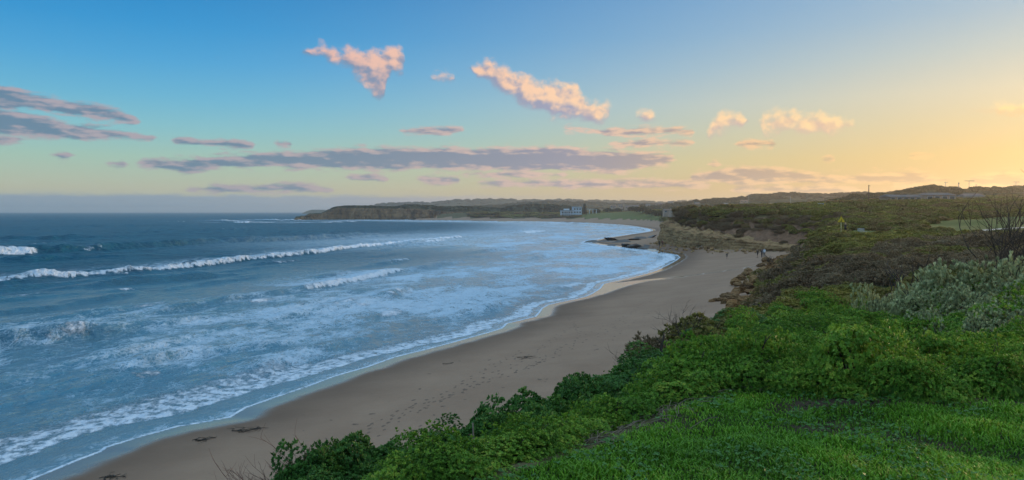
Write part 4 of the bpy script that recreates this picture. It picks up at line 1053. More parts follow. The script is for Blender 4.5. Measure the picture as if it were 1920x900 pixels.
def rock_mesh(name, seed, mat, flat=0.6):
    rng = np.random.default_rng(seed)
    bm = bmesh.new(); bmesh.ops.create_icosphere(bm, subdivisions=3, radius=1.0)
    pl = [(rng.normal(0, 1, 3), rng.uniform(0.42, 0.85)) for _ in range(13)]
    pl = [(p / np.linalg.norm(p), d) for p, d in pl]
    for v in bm.verts:
        p = np.array(v.co)
        for nn, d in pl:                                      # cut flat facets
            e = p @ nn
            if e > d: p = p - nn * (e - d)
        p *= 1 + 0.075 * rng.normal()
        p[2] = (round(p[2] * 4.5) / 4.5 * 0.4 + p[2] * 0.6)     # bedding steps
        v.co = (p[0] * 1.15, p[1] * 0.9, p[2] * flat)
    me = bpy.data.meshes.new(name); bm.to_mesh(me); bm.free(); me.materials.append(mat)
    return me
M_rockbrown = M_rock.copy(); M_rockbrown.name = 'brown_sandstone'
for nd in M_rockbrown.node_tree.nodes:
    if nd.type == 'VALTORGB':
        for e in nd.color_ramp.elements: e.color = (e.color[0] * 0.66, e.color[1] * 0.60, e.color[2] * 0.56, 1)
BROCKS = [rock_mesh('brown_rock_%d' % i, 80 + i, M_rockbrown, 0.5 + 0.15 * (i % 3)) for i in range(6)]
ROCKS = [rock_mesh('rock_%d' % i, 40 + i, M_rock, 0.45 + 0.12 * (i % 3)) for i in range(6)]
REEF = [rock_mesh('reef_%d' % i, 60 + i, M_wetrock, 0.5) for i in range(3)]

# --- the sandstone face of the bluff at the end of the near beach
cp = densify([(58.5, 145), (54.5, 153), (50.5, 164), (47.2, 175), (45.0, 185), (43.6, 196), (43.0, 207), (43.2, 215), (46, 224), (55, 236)], 0.6)
cp = [p for p in cp]
n_c = 260
seg = [0.0]
for a, b in zip(cp[:-1], cp[1:]): seg.append(seg[-1] + math.hypot(b[0] - a[0], b[1] - a[1]))
ss = np.linspace(0, seg[-1], n_c)
cx = np.interp(ss, seg, [p[0] for p in cp]); cyy = np.interp(ss, seg, [p[1] for p in cp])
tx = np.gradient(cx); ty = np.gradient(cyy); tl = np.hypot(tx, ty); nx, ny = -ty / tl, tx / tl        # outward, to the sea
zb = land(cx + nx * 1.0, cyy + ny * 1.0)[0]
fr = ss / ss[-1]
top_h = np.interp(fr, [0, 0.10, 0.25, 0.45, 0.60, 0.75, 0.9, 1.0], [0.6, 2.0, 3.6, 4.8, 6.0, 7.2, 6.6, 4.2])
rows = 34
V = []
for r_ in range(rows + 1):
    f = r_ / rows
    hgt = f * top_h * (1 + 0.22 * fbm(ss / 4.0, ss * 0 + 2.0, 3))
    bed = np.floor(hgt * 1.7 + 0.5 * fbm(ss / 9, hgt * 0 + 1.3, 2)) / 1.7
    setb = 0.9 - 0.55 * bed / np.maximum(top_h, 1) * 1.6
    butt = 1.2 * fbm(ss / 3.6, hgt / 5.0, 4) + 0.5 * fbm(ss / 1.3, bed * 2.3 + 5, 3)
    o_ = setb + butt - 2.0 * max(0, f - 0.85) / 0.15
    V.append(np.stack([cx + nx * o_, cyy + ny * o_, zb - 0.5 + hgt + 0.3 * (f == 1)], 1))
V = np.concatenate(V)
ii = np.arange((rows + 1) * n_c).reshape(rows + 1, n_c)
F = np.stack([ii[:-1, :-1].ravel(), ii[:-1, 1:].ravel(), ii[1:, 1:].ravel(), ii[1:, :-1].ravel()], 1)[:, ::-1]
tag(obj('sandstone_cliff', mesh_np('sandstone_cliff', V, F, M_rock, smooth=False)), 'tan layered sandstone face below the scrub at the end of the near beach', 'cliff')
# --- fallen blocks along its foot, and the rocks at the foot of the nearer bank
rr = random.Random(12)
def rock(me, x, y, s, label, group, name='rock', sink=0.25, zs=1.0, z=None):
    o = obj(name, me); o.location = (x, y, (ground(x, y) if z is None else z) + s * 0.35 * zs - s * sink * 0.5)
    o.rotation_euler = (rr.uniform(-0.35, 0.35), rr.uniform(-0.35, 0.35), rr.uniform(0, 6.28)); o.scale = (s, s * rr.uniform(0.7, 1.1), s * zs)
    return tag(o, label, 'rock', group)
for k in range(95):
    f = rr.uniform(0.12, 0.86); j = int(f * (n_c - 1)); d = abs(rr.gauss(0, 1.0)) * (2.6 if 0.2 < f < 0.62 else 1.2) + 0.9
    rock(rr.choice(ROCKS), cx[j] + nx[j] * d, cyy[j] + ny[j] * d, rr.uniform(0.25, 0.75) * (1.2 if d < 2 else 0.8), 'fallen tan sandstone block at the foot of the bluff', 'fallen blocks below the sandstone bluff', 'sandstone_block')
NEAR_ROCKS = [(1392, 523, 1.0), (1405, 516, 0.8), (1414, 509, 0.9), (1424, 512, 1.0), (1400, 526, 0.7), (1429, 521, 1.1), (1357, 549, 0.65), (1370, 550, 0.6), (1382, 549, 0.8), (1394, 546, 0.9), (1404, 540, 0.9), (1414, 534, 1.0), (1398, 552, 0.7), (1424, 545, 1.0), (1434, 530, 1.1),
              (1362, 591, 0.5), (1370, 587, 0.6), (1380, 583, 0.7), (1374, 597, 0.5), (1388, 590, 0.8), (1396, 580, 0.9), (1404, 574, 0.9), (1385, 600, 0.6), (1352, 621, 0.3), (1360, 624, 0.3), (1410, 560, 0.9), (1376, 555, 0.5), (1440, 505, 0.9), (1435, 495, 0.8), (1446, 486, 0.8), (1412, 590, 0.9), (1420, 570, 1.0)]
for k, (u, v, s) in enumerate(NEAR_ROCKS):
    Y = (CAM_Z - 2.9) * FPX / (v - 397.0); x, y, _ = at(u, v, Y)
    rock(BROCKS[k % 6], x - 0.8, y, s * 1.05, 'brown layered sandstone rock heaped where the near bank meets the sand', 'rocks at the foot of the near bank', zs=rr.uniform(0.7, 1.2))
V = []; F = []
for k in range(1500):                                         # rubble and clods on the eroded slope
    f = rr.random(); Y = 34 + 100 * f * f; i = min(range(len(TOE)), key=lambda q: abs(TOE[q][1] - Y) + (1e3 if TOE[q][1] > 150 or TOE[q][0] < 0 else 0))
    x = TOE[i][0] + rr.uniform(-1.0, 5.5) * rr.random(); y = Y + rr.uniform(-1, 1); s = rr.uniform(0.06, 0.30); z = ground(x, y); o = len(V)
    P8 = [(s * rr.uniform(0.6, 1.2) * q, s * rr.uniform(0.6, 1.2) * w, s * rr.uniform(0.4, 0.8) * e) for q in (-1, 1) for w in (-1, 1) for e in (-0.5, 1)]
    V += [(x + a, y + b_, z + c) for a, b_, c in P8]
    F += [tuple(o + i_ for i_ in q) for q in ((0, 1, 3, 2), (4, 6, 7, 5), (0, 4, 5, 1), (2, 3, 7, 6), (1, 5, 7, 3), (0, 2, 6, 4))]
tag(obj('rubble', mesh_np('rubble', np.array(V), np.array(F), M_rockbrown, smooth=False)), 'small brown rubble strewn over the eroded bank', 'rubble', kind='stuff')
for k, (u, v, s, zs) in enumerate([(1205, 465, 2.2, 0.6), (1192, 463, 2.4, 0.7), (1215, 464, 1.6, 0.5), (1176, 461, 2.6, 0.4), (1150, 459, 3.0, 0.28), (1160, 455, 3.5, 0.3), (1180, 451, 4.0, 0.25), (1130, 452, 4.5, 0.22), (1105, 453, 4.0, 0.2), (1200, 449, 4.0, 0.25), (1215, 447, 4.0, 0.25), (1228, 446, 3.5, 0.25), (1150, 450, 4.5, 0.22)]):
    Y = (CAM_Z - 0.4) * FPX / (v - 397.0); x, y, _ = at(u, v, Y)
    rock(REEF[k % 3], x, y, s, 'dark wet reef rock where the waterline meets the far end of the beach', 'dark reef rocks at the waterline', 'reef_rock', zs=zs, z=max(0.1, ground(x, y)) - 0.1)

# --- far headland with its cliff
M_head, g = new_mat('far_headland')
P_ = pos(g); px_, py_, pz_ = g.sep(P_)
cl = attr(g, 'rocky')
n1 = g.noise(g.comb(g.math('MULTIPLY', px_, 1.0), py_, g.math('MULTIPLY', pz_, 0.35)), 0.09, 5, 0.65)
n3 = g.noise(g.comb(g.math('MULTIPLY', px_, 0.1), g.math('MULTIPLY', py_, 0.1), pz_), 0.28, 4, 0.6)
rockc = g.ramp(g.math('ADD', g.math('MULTIPLY', n1, 0.6), g.math('MULTIPLY', n3, 0.4)), [(0.38, (0.050, 0.030, 0.016, 1)), (0.5, (0.17, 0.100, 0.048, 1)), (0.64, (0.26, 0.165, 0.085, 1))])
vegc = g.ramp(g.noise(P_, 0.05, 5, 0.65), [(0.3, (0.030, 0.036, 0.016, 1)), (0.7, (0.066, 0.064, 0.030, 1))])
g.put(g.b.inputs['Base Color'], g.mix(g.smooth(g.math('ADD', cl, g.math('MULTIPLY', g.math('SUBTRACT', n1, 0.5), 1.0)), 0.40, 0.60), vegc, rockc))
g.b.inputs['Roughness'].default_value = 0.95; g.b.inputs['Specular IOR Level'].default_value = 0.1
g.l.new(bump(g, n1, 0.8, 6.0), g.b.inputs['Normal'])
HTOP = [(552, 410), (556, 406), (572, 404.6), (580, 401), (601, 400), (616, 393), (632, 388), (653, 386), (681, 386), (728, 388), (749, 387), (762, 384), (796, 384), (819, 387), (858, 387), (905, 388), (942, 391), (963, 385), (989, 383), (1020, 383), (1060, 386), (1100, 391)]
HCL = [(552, 410), (580, 402), (601, 401), (616, 395), (632, 390), (700, 391), (780, 392), (832, 397), (910, 401), (968, 407), (990, 410), (1100, 412)]
hu = np.linspace(552, 1100, 420)
Yb = np.interp(hu, [552, 700, 900, 1000, 1100], [985, 1000, 1010, 985, 960])
vt = np.interp(hu, [p[0] for p in HTOP], [p[1] for p in HTOP]); vc = np.interp(hu, [p[0] for p in HCL], [p[1] for p in HCL])
xb = (hu - 960) / FPX
zc = CAM_Z - (vc - 397) / FPX * (Yb + 12); ztop = CAM_Z - (vt - 397) / FPX * (Yb + 60)
zc = np.minimum(zc, ztop)
V = []; RK = []
prof = [(-1, 0, 0)] + [(f, f * 10, 1) for f in np.linspace(0, 1, 16)]
for f, dY, rk in prof:
    zz = np.where(f < 0, -1.5, f * zc)
    yy = Yb + dY + 11 * fbm(hu / 14, hu * 0 + 0.4 + f * 0.5, 4) * (1 - 0.3 * f) + 2.5 * fbm(hu / 3.0, hu * 0 + f * 3, 2)
    V.append(np.stack([xb * yy, yy, zz], 1)); RK.append(np.full(len(hu), 1.0))
for q in np.linspace(0.06, 1, 14):
    yy = Yb + 10 + 50 * q + 11 * fbm(hu / 14, hu * 0 + 0.9, 4) * (0.7 - 0.6 * q)
    s_ = math.sin(q * math.pi / 2)
    zz = zc + (ztop - zc) * s_ + 1.6 * fbm(hu / 6, hu * 0 + q * 6, 3) * (q < 0.95)
    V.append(np.stack([xb * yy, yy, zz], 1)); RK.append(np.full(len(hu), max(0.0, 0.35 - q)))
for q in (0.5, 1.0):
    yy = Yb + 60 + 150 * q
    V.append(np.stack([xb * yy, yy, ztop * (1 - q) - 1.5 * q], 1)); RK.append(np.zeros(len(hu)))
nrw = len(V); V = np.concatenate(V); RK = np.concatenate(RK)
ii = np.arange(nrw * len(hu)).reshape(nrw, len(hu))
F = np.stack([ii[:-1, :-1].ravel(), ii[:-1, 1:].ravel(), ii[1:, 1:].ravel(), ii[1:, :-1].ravel()], 1)
tag(obj('far_headland', mesh_np('far_headland', V, F, M_head, attrs={'rocky': RK})), kind='structure')
scr = []
for k in range(900):
    u = rr.uniform(625, 1090); j = int((u - 552) / 548 * 419); q = rr.uniform(0.10, 1.0)
    yy = Yb[j] + 12 + 50 * q; zz = zc[j] + (ztop[j] - zc[j]) * math.sin(q * math.pi / 2)
    if zz < 3: continue
    s = rr.uniform(3.0, 6.0)
    scr.append((xb[j] * yy, yy, zz - 0.9, s, s * 0.32, 0))
tag(scatter_group('headland_scrub', T_MESH, scr), 'low dark scrub covering the top of the far headland', 'scrub', kind='stuff')

# --- hills behind the bay
def hill_mat(name, c0, c1, c2):
    m, g = new_mat(name); P_ = pos(g)
    n = g.noise(P_, 0.006, 6, 0.62); n2 = g.noise(P_, 0.05, 4, 0.6)
    g.put(g.b.inputs['Base Color'], g.ramp(g.math('ADD', g.math('MULTIPLY', n, 0.6), g.math('MULTIPLY', n2, 0.4)), [(0.38, c0 + (1,)), (0.52, c1 + (1,)), (0.62, c2 + (1,))]))
    g.b.inputs['Roughness'].default_value = 1.0; g.b.inputs['Specular IOR Level'].default_value = 0.0
    return m
M_hill = hill_mat('wooded_hill', (0.030, 0.036, 0.018), (0.052, 0.054, 0.026), (0.115, 0.092, 0.050))
def ridge_hill(name, pts, Y, depth, zlow, trees, tsize, seed, u_step=4):
    us = np.arange(pts[0][0], pts[-1][0] + 1, u_step); vs = np.interp(us, [p[0] for p in pts], [p[1] for p in pts])
    zt = CAM_Z - (vs - 397) / FPX * Y; zt = zt + 0.0015 * Y * fbm(us / 30, us * 0 + seed, 3)
    xr = (us - 960) / FPX
    V = []
    fs = list(np.linspace(-1, 0, 12)) + list(np.linspace(0.15, 1, 6))
    for f in fs:
        yy = Y + depth * f + 0 * us
        w = math.cos(abs(f) * math.pi / 2) ** 1.3
        zz = zlow + (zt - zlow) * w + 0.0035 * Y * fbm(us / 45, us * 0 + f * 4 + seed, 3) * (1 - w) * 0.8 * (abs(f) < 0.98)
        V.append(np.stack([xr * yy, yy, zz], 1))
    n = len(fs); V = np.concatenate(V); ii = np.arange(n * len(us)).reshape(n, len(us))
    F = np.stack([ii[:-1, :-1].ravel(), ii[:-1, 1:].ravel(), ii[1:, 1:].ravel(), ii[1:, :-1].ravel()], 1)
    tag(obj(name, mesh_np(name, V, F, M_hill)), kind='structure')
    out = []
    for k in range(trees):
        j = rr.randrange(len(us)); f = -abs(rr.gauss(0, 0.35))
        if f < -0.95: continue
        w = math.cos(abs(f) * math.pi / 2) ** 1.3; yy = Y + depth * f
        s = tsize * rr.uniform(0.6, 1.4)
        out.append((xr[j] * yy + rr.uniform(-2, 2) * u_step * Y / FPX, yy, zlow + (zt[j] - zlow) * w - s * 0.25, s, s * rr.uniform(0.5, 0.85), 0))
    return out
far_trees = []
far_trees += ridge_hill('hill_range', [(670, 392), (690, 387), (720, 383), (760, 381), (830, 379), (870, 375.5), (900, 374), (960, 375), (1010, 376), (1060, 375), (1110, 376), (1180, 378), (1260, 379), (1300, 377), (1400, 374), (1500, 374), (1600, 372)], 3600, 900, 6, 700, 11, 1.0)
far_trees += ridge_hill('hill', [(840, 392), (880, 388), (940, 386), (1000, 380), (1040, 379), (1100, 381), (1180, 383), (1260, 384), (1320, 383), (1420, 380)], 2200, 700, 5, 700, 8, 7.0)
far_trees += ridge_hill('town_hill', [(1180, 392), (1240, 386), (1280, 382), (1310, 378), (1350, 375), (1380, 373), (1440, 366), (1480, 364), (1520, 365), (1570, 366), (1600, 364), (1640, 364), (1700, 364), (1800, 366)], 1400, 450, 8, 620, 6.5, 13.0)
far_trees += ridge_hill('near_ridge', [(1560, 380), (1600, 372), (1640, 367), (1690, 361), (1720, 355), (1750, 355), (1800, 355), (1850, 355), (1900, 356), (1960, 352), (2100, 346), (2300, 340), (2700, 338)], 680, 240, 14, 620, 4.2, 19.0)
tag(scatter_group('hill_woodland', T_MESH, far_trees), 'dark woodland along the hazy hills behind the bay', 'woodland', kind='stuff')
# a faint point of land beyond the headland
us = np.linspace(566, 640, 40); V = []
for f in (-1, -0.4, 0, 0.5, 1):
    zt = 2 + (np.interp(us, [566, 575, 585, 605, 640], [0, 12, 19, 19, 10])) * (1 - abs(f)) - 3 * (abs(f) == 1)
    yy = 3900 + 120 * f; V.append(np.stack([(us - 960) / FPX * yy, yy + 0 * us, zt], 1))
V = np.concatenate(V); ii = np.arange(5 * 40).reshape(5, 40); F = np.stack([ii[:-1, :-1].ravel(), ii[:-1, 1:].ravel(), ii[1:, 1:].ravel(), ii[1:, :-1].ravel()], 1)
tag(obj('distant_point', mesh_np('distant_point', V, F, M_hill)), kind='structure')

# ------------------------------------------------------------------ built things
def bm_obj(name, bm, mat, parent=None, smooth=False):
    me = bpy.data.meshes.new(name); bm.to_mesh(me); bm.free()
    me.materials.append(mat)
    if smooth:
        for p in me.polygons: p.use_smooth = True
    return obj(name, me, parent)
def add_box(bm, x0, x1, y0, y1, z0, z1):
    v = [bm.verts.new((x, y, z)) for z in (z0, z1) for y in (y0, y1) for x in (x0, x1)]
    for f in ((0, 2, 3, 1), (4, 5, 7, 6), (0, 1, 5, 4), (1, 3, 7, 5), (3, 2, 6, 7), (2, 0, 4, 6)): bm.faces.new([v[i] for i in f])
def boxo(name, mat, parent, *boxes):
    bm = bmesh.new()
    for b in boxes: add_box(bm, *b)
    return bm_obj(name, bm, mat, parent)
def tubeo(name, mat, parent, path, radii, seg=8):
    v, f = tube_np(path, radii, seg)
    me = bpy.data.meshes.new(name); me.from_pydata(v, [], f + [tuple(range(seg))[::-1], tuple(range(len(v) - seg, len(v)))]); me.materials.append(mat)
    for p in me.polygons: p.use_smooth = len(p.vertices) == 4
    return obj(name, me, parent)
def root(name, x, y, z, rz, label, cat, group=None):
    o = bpy.data.objects.new(name, None); link(o); o.location = (x, y, z); o.rotation_euler = (0, 0, rz); o.empty_display_size = 0.2
    return tag(o, label, cat, group)

M_white = plain('white_paint', (0.74, 0.76, 0.78), 0.5, 0.06, 3)
M_bluewhite = plain('pale_blue_render', (0.46, 0.54, 0.62), 0.6, 0.08, 0.6)
M_glassdark = plain('dark_window', (0.045, 0.055, 0.065), 0.15, 0.2, 1, spec=0.6)
M_roofblue = plain('blue_grey_roof', (0.28, 0.36, 0.44), 0.45, 0.1, 0.5)
M_roofgrey = plain('grey_iron_roof', (0.15, 0.135, 0.13), 0.9, 0.12, 0.5, spec=0.1)
M_roofbrown = plain('brown_tile_roof', (0.22, 0.135, 0.095), 0.8, 0.2, 0.6)
M_brick = plain('tan_brick', (0.36, 0.265, 0.20), 0.85, 0.18, 1.2)
M_cream = plain('cream_wall', (0.55, 0.48, 0.40), 0.8, 0.1, 0.8)
M_metal = plain('galvanised_metal', (0.36, 0.36, 0.35), 0.5, 0.15, 4, metal=0.3)
M_wood = plain('weathered_pole', (0.13, 0.10, 0.08), 0.9, 0.25, 3)
M_yellow = plain('sign_yellow', (0.80, 0.52, 0.03), 0.45, 0.05, 3)
M_black = plain('sign_black', (0.015, 0.015, 0.015), 0.5, 0.1, 3)
M_conc = plain('concrete', (0.42, 0.39, 0.35), 0.9, 0.12, 0.8)
M_tyre = plain('tyre', (0.02, 0.02, 0.02), 0.9, 0.1, 3)
M_plank = plain('bench_timber', (0.50, 0.46, 0.41), 0.8, 0.15, 4)

# --- warning sign on the clifftop: yellow triangle on a post
sx_, sy_ = at(1577, 420, 90)[:2]; gz = ground(sx_, sy_)
t = root('warning_sign', sx_, sy_, gz, 0.0, 'yellow triangular warning sign on a pale post beside the clifftop grass', 'sign')
ztip = at(1577, 404.5, 90)[2] - gz
tubeo('post', plain('pale_post', (0.50, 0.44, 0.22), 0.6, 0.1, 4), t, [(0, 0, -0.3), (0, 0, ztip - 0.15)], [0.045, 0.045])
bm = bmesh.new()
def tri(bm, s, y0, y1, zc_):
    p = [(-s * 0.5, zc_), (s * 0.5, zc_), (0, zc_ + s * 0.80)]
    a = [bm.verts.new((x, y0, z)) for x, z in p]; b = [bm.verts.new((x, y1, z)) for x, z in p]
    bm.faces.new(a); bm.faces.new(b[::-1])
    for i in range(3): bm.faces.new((a[i], b[i], b[(i + 1) % 3], a[(i + 1) % 3]))
tri(bm, 1.0, -0.060, -0.045, ztip - 0.80); pl = bm_obj('plate', bm, M_yellow, t)
bm = bmesh.new()
def bar2(bm, p, q, w, y0=-0.066, y1=-0.0605):
    p, q = Vector((p[0], 0, p[1])), Vector((q[0], 0, q[1])); d = (q - p).normalized(); n = Vector((-d.z, 0, d.x)) * w / 2
    c = [p + n, q + n, q - n, p - n]; a = [bm.verts.new((v.x, y0, v.z)) for v in c]; b = [bm.verts.new((v.x, y1, v.z)) for v in c]
    bm.faces.new(a); bm.faces.new(b[::-1])
    for i in range(4): bm.faces.new((a[i], b[i], b[(i + 1) % 4], a[(i + 1) % 4]))
zb_ = ztip - 0.80
for a, b in (((-0.44, zb_ + 0.03), (0.44, zb_ + 0.03)), ((-0.45, zb_ + 0.04), (-0.01, zb_ + 0.74)), ((0.45, zb_ + 0.04), (0.01, zb_ + 0.74))): bar2(bm, a, b, 0.022)
bm_obj('border', bm, M_black, pl)
bm = bmesh.new()
for a, b, w in (((-0.20, zb_ + 0.13), (0.02, zb_ + 0.13), 0.06), ((0.02, zb_ + 0.15), (0.06, zb_ + 0.06), 0.05), ((-0.04, zb_ + 0.18), (0.04, zb_ + 0.32), 0.06), ((0.02, zb_ + 0.29), (0.13, zb_ + 0.22), 0.04), ((0.05, zb_ + 0.37), (0.07, zb_ + 0.41), 0.07)): bar2(bm, a, b, w)
bm_obj('pictogram', bm, M_black, pl)

# --- people
def person_mat(name, top, legs, skin=(0.42, 0.26, 0.18), hair=(0.03, 0.022, 0.016), split=0.90, neck=1.44, shorts=0.0):
    m, g = new_mat(name)
    x, y, z = g.sep(g.node('ShaderNodeTexCoord').outputs['Object'])
    st = [(0.0, (0.03, 0.03, 0.03, 1)), (0.04, (skin if shorts else legs) + (1,)), (max(shorts, 0.05) / 2.0, legs + (1,)), (split / 2.0, top + (1,)), (neck / 2.0, skin + (1,)), (0.84, hair + (1,))]
    c = g.ramp(g.math('DIVIDE', z, 2.0), st, 'CONSTANT')
    hand = g.math('MULTIPLY', g.math('LESS_THAN', z, 0.84), g.math('GREATER_THAN', g.math('ABSOLUTE', x), 0.235))
    g.put(g.b.inputs['Base Color'], g.mix(hand, c, skin + (1,))); g.b.inputs['Roughness'].default_value = 0.85
    return m
def person(u, v, Y, height, rz, stride, mat, label, arm=0.25, zf=None):
    """walking figure grown from a jointed skeleton; its feet stand on the ground"""
    x, y, z = at(u, v, Y); z = ground(x, y)
    s = height / 1.75
    J = {'pelvis': (0, 0, 0.93), 'belly': (0, 0.01, 1.10), 'chest': (0, 0.02, 1.30), 'neck': (0, 0.02, 1.47), 'head': (0, 0.04, 1.58), 'crown': (0, 0.03, 1.70),
         'hipL': (0.09, 0, 0.90), 'hipR': (-0.09, 0, 0.90), 'kneeL': (0.10, stride * 0.55, 0.50), 'kneeR': (-0.10, -stride * 0.25, 0.50), 'ankL': (0.10, stride * 0.75, 0.08), 'ankR': (-0.10, -stride * 0.85, 0.09),
         'toeL': (0.11, stride * 0.75 + 0.17, 0.04), 'toeR': (-0.11, -stride * 0.85 + 0.17, 0.04),
         'shL': (0.19, 0.02, 1.40), 'shR': (-0.19, 0.02, 1.40), 'elL': (0.25, -arm * 0.6, 1.14), 'elR': (-0.25, arm * 0.6, 1.14), 'haL': (0.25, -arm * 0.5 + 0.12, 0.90), 'haR': (-0.25, arm * 0.9 + 0.10, 0.92),
         'fiL': (0.25, -arm * 0.4 + 0.16, 0.80), 'fiR': (-0.25, arm + 0.14, 0.82)}
    E = [('pelvis', 'belly'), ('belly', 'chest'), ('chest', 'neck'), ('neck', 'head'), ('head', 'crown'), ('pelvis', 'hipL'), ('pelvis', 'hipR'), ('hipL', 'kneeL'), ('hipR', 'kneeR'), ('kneeL', 'ankL'), ('kneeR', 'ankR'), ('ankL', 'toeL'), ('ankR', 'toeR'),
         ('chest', 'shL'), ('chest', 'shR'), ('shL', 'elL'), ('shR', 'elR'), ('elL', 'haL'), ('elR', 'haR'), ('haL', 'fiL'), ('haR', 'fiR')]
    R = {'pelvis': (0.15, 0.11), 'belly': (0.14, 0.10), 'chest': (0.17, 0.115), 'neck': (0.055, 0.06), 'head': (0.085, 0.10), 'crown': (0.065, 0.08), 'hipL': (0.095, 0.095), 'hipR': (0.095, 0.095), 'kneeL': (0.062, 0.062), 'kneeR': (0.062, 0.062),
         'ankL': (0.042, 0.045), 'ankR': (0.042, 0.045), 'toeL': (0.04, 0.03), 'toeR': (0.04, 0.03), 'shL': (0.065, 0.065), 'shR': (0.065, 0.065), 'elL': (0.045, 0.045), 'elR': (0.045, 0.045), 'haL': (0.034, 0.03), 'haR': (0.034, 0.03), 'fiL': (0.03, 0.02), 'fiR': (0.03, 0.02)}
    names = list(J); me = bpy.data.meshes.new('person')
    me.from_pydata([J[k] for k in names], [(names.index(a), names.index(b)) for a, b in E], []); me.materials.append(mat)
    o = obj('person', me)
    md = o.modifiers.new('skin', 'SKIN'); md.use_smooth_shade = True
    for i, k in enumerate(names):
        sv = me.skin_vertices[0].data[i]; sv.radius = R[k]; sv.use_root = (k == 'pelvis')
    o.modifiers.new('sub', 'SUBSURF').levels = 1; o.modifiers['sub'].render_levels = 1
    o.location = (x, y, z - 0.01); o.rotation_euler = (0, 0, rz); o.scale = (s, s, s)
    return tag(o, label, 'person')
D_ = (0.022, 0.022, 0.026)
person(1585, 438, 98, 1.76, -1.2, 0.34, person_mat('dark_clothes', D_, (0.02, 0.02, 0.022), hair=(0.02, 0.016, 0.012)), 'person in dark clothes walking past the yellow triangular sign')
person(1236.5, 460.5, 204, 1.80, 0.1, 0.22, person_mat('dark_coat', (0.03, 0.03, 0.034), (0.02, 0.02, 0.024)), 'person in dark clothes below the cliff, left of the two')
person(1242, 460.5, 204, 1.66, -0.1, 0.2, person_mat('red_top', (0.20, 0.035, 0.035), (0.03, 0.03, 0.035)), 'person in a dark red top below the cliff, right of the two')
person(1363, 470, 150, 1.28, 0.4, 0.26, person_mat('child_clothes', (0.025, 0.025, 0.03), (0.025, 0.025, 0.03), hair=(0.30, 0.20, 0.10), shorts=0.45), 'small person in dark clothes alone on the sand')
person(1420.5, 469, 144, 1.74, 0.5, 0.28, person_mat('black_jacket', (0.02, 0.02, 0.022), (0.03, 0.03, 0.03), shorts=0.50, hair=(0.25, 0.22, 0.20)), 'person in black jacket and shorts, leftmost of the three')
person(1428.5, 469, 144, 1.70, 0.2, 0.12, person_mat('navy_clothes', (0.02, 0.024, 0.04), (0.018, 0.02, 0.03)), 'person all in navy, middle of the three on the sand')
person(1433, 468.5, 145, 1.78, -0.3, 0.2, person_mat('white_jacket', (0.68, 0.70, 0.76), (0.06, 0.06, 0.07)), 'person in a white jacket, rightmost of the three')

# --- bench on the clifftop grass
bx, by = at(1617, 424, 100)[:2]
t = root('park_bench', bx, by, ground(bx, by), 0.25, 'pale timber bench on the clifftop grass behind the yellow sign', 'bench')
for k in range(3): boxo('seat_plank', M_plank, t, (-0.55, 0.55, -0.24 + 0.16 * k, -0.10 + 0.16 * k, 0.44, 0.48))
for k in range(2): boxo('back_plank', M_plank, t, (-0.55, 0.55, 0.27, 0.30, 0.62 + 0.17 * k, 0.75 + 0.17 * k))
for s in (-0.42, 0.42): boxo('leg', M_metal, t, (s - 0.04, s + 0.04, -0.22, -0.16, -0.1, 0.44), (s - 0.04, s + 0.04, 0.20, 0.26, -0.1, 0.95), (s - 0.04, s + 0.04, -0.16, 0.20, 0.38, 0.438))

# --- concrete path across the grass field
pp = densify([(54, 93), (60, 97), (70, 99), (82, 100), (96, 100.5), (112, 101)], 1.5)
V = []
for i, (x, y) in enumerate(pp):
    a, b = pp[max(i - 1, 0)], pp[min(i + 1, len(pp) - 1)]; d = math.hypot(b[0] - a[0], b[1] - a[1]); nx_, ny_ = -(b[1] - a[1]) / d, (b[0] - a[0]) / d
    for s in (1.1, -1.1):
        V.append((x + nx_ * s, y + ny_ * s, max(ground(x, y), ground(x + nx_ * s, y + ny_ * s)) + 0.04))
F = [(2 * i, 2 * i + 1, 2 * i + 3, 2 * i + 2) for i in range(len(pp) - 1)]
tag(obj('footpath', mesh_np('footpath', np.array(V), np.array(F), M_conc)), kind='structure')

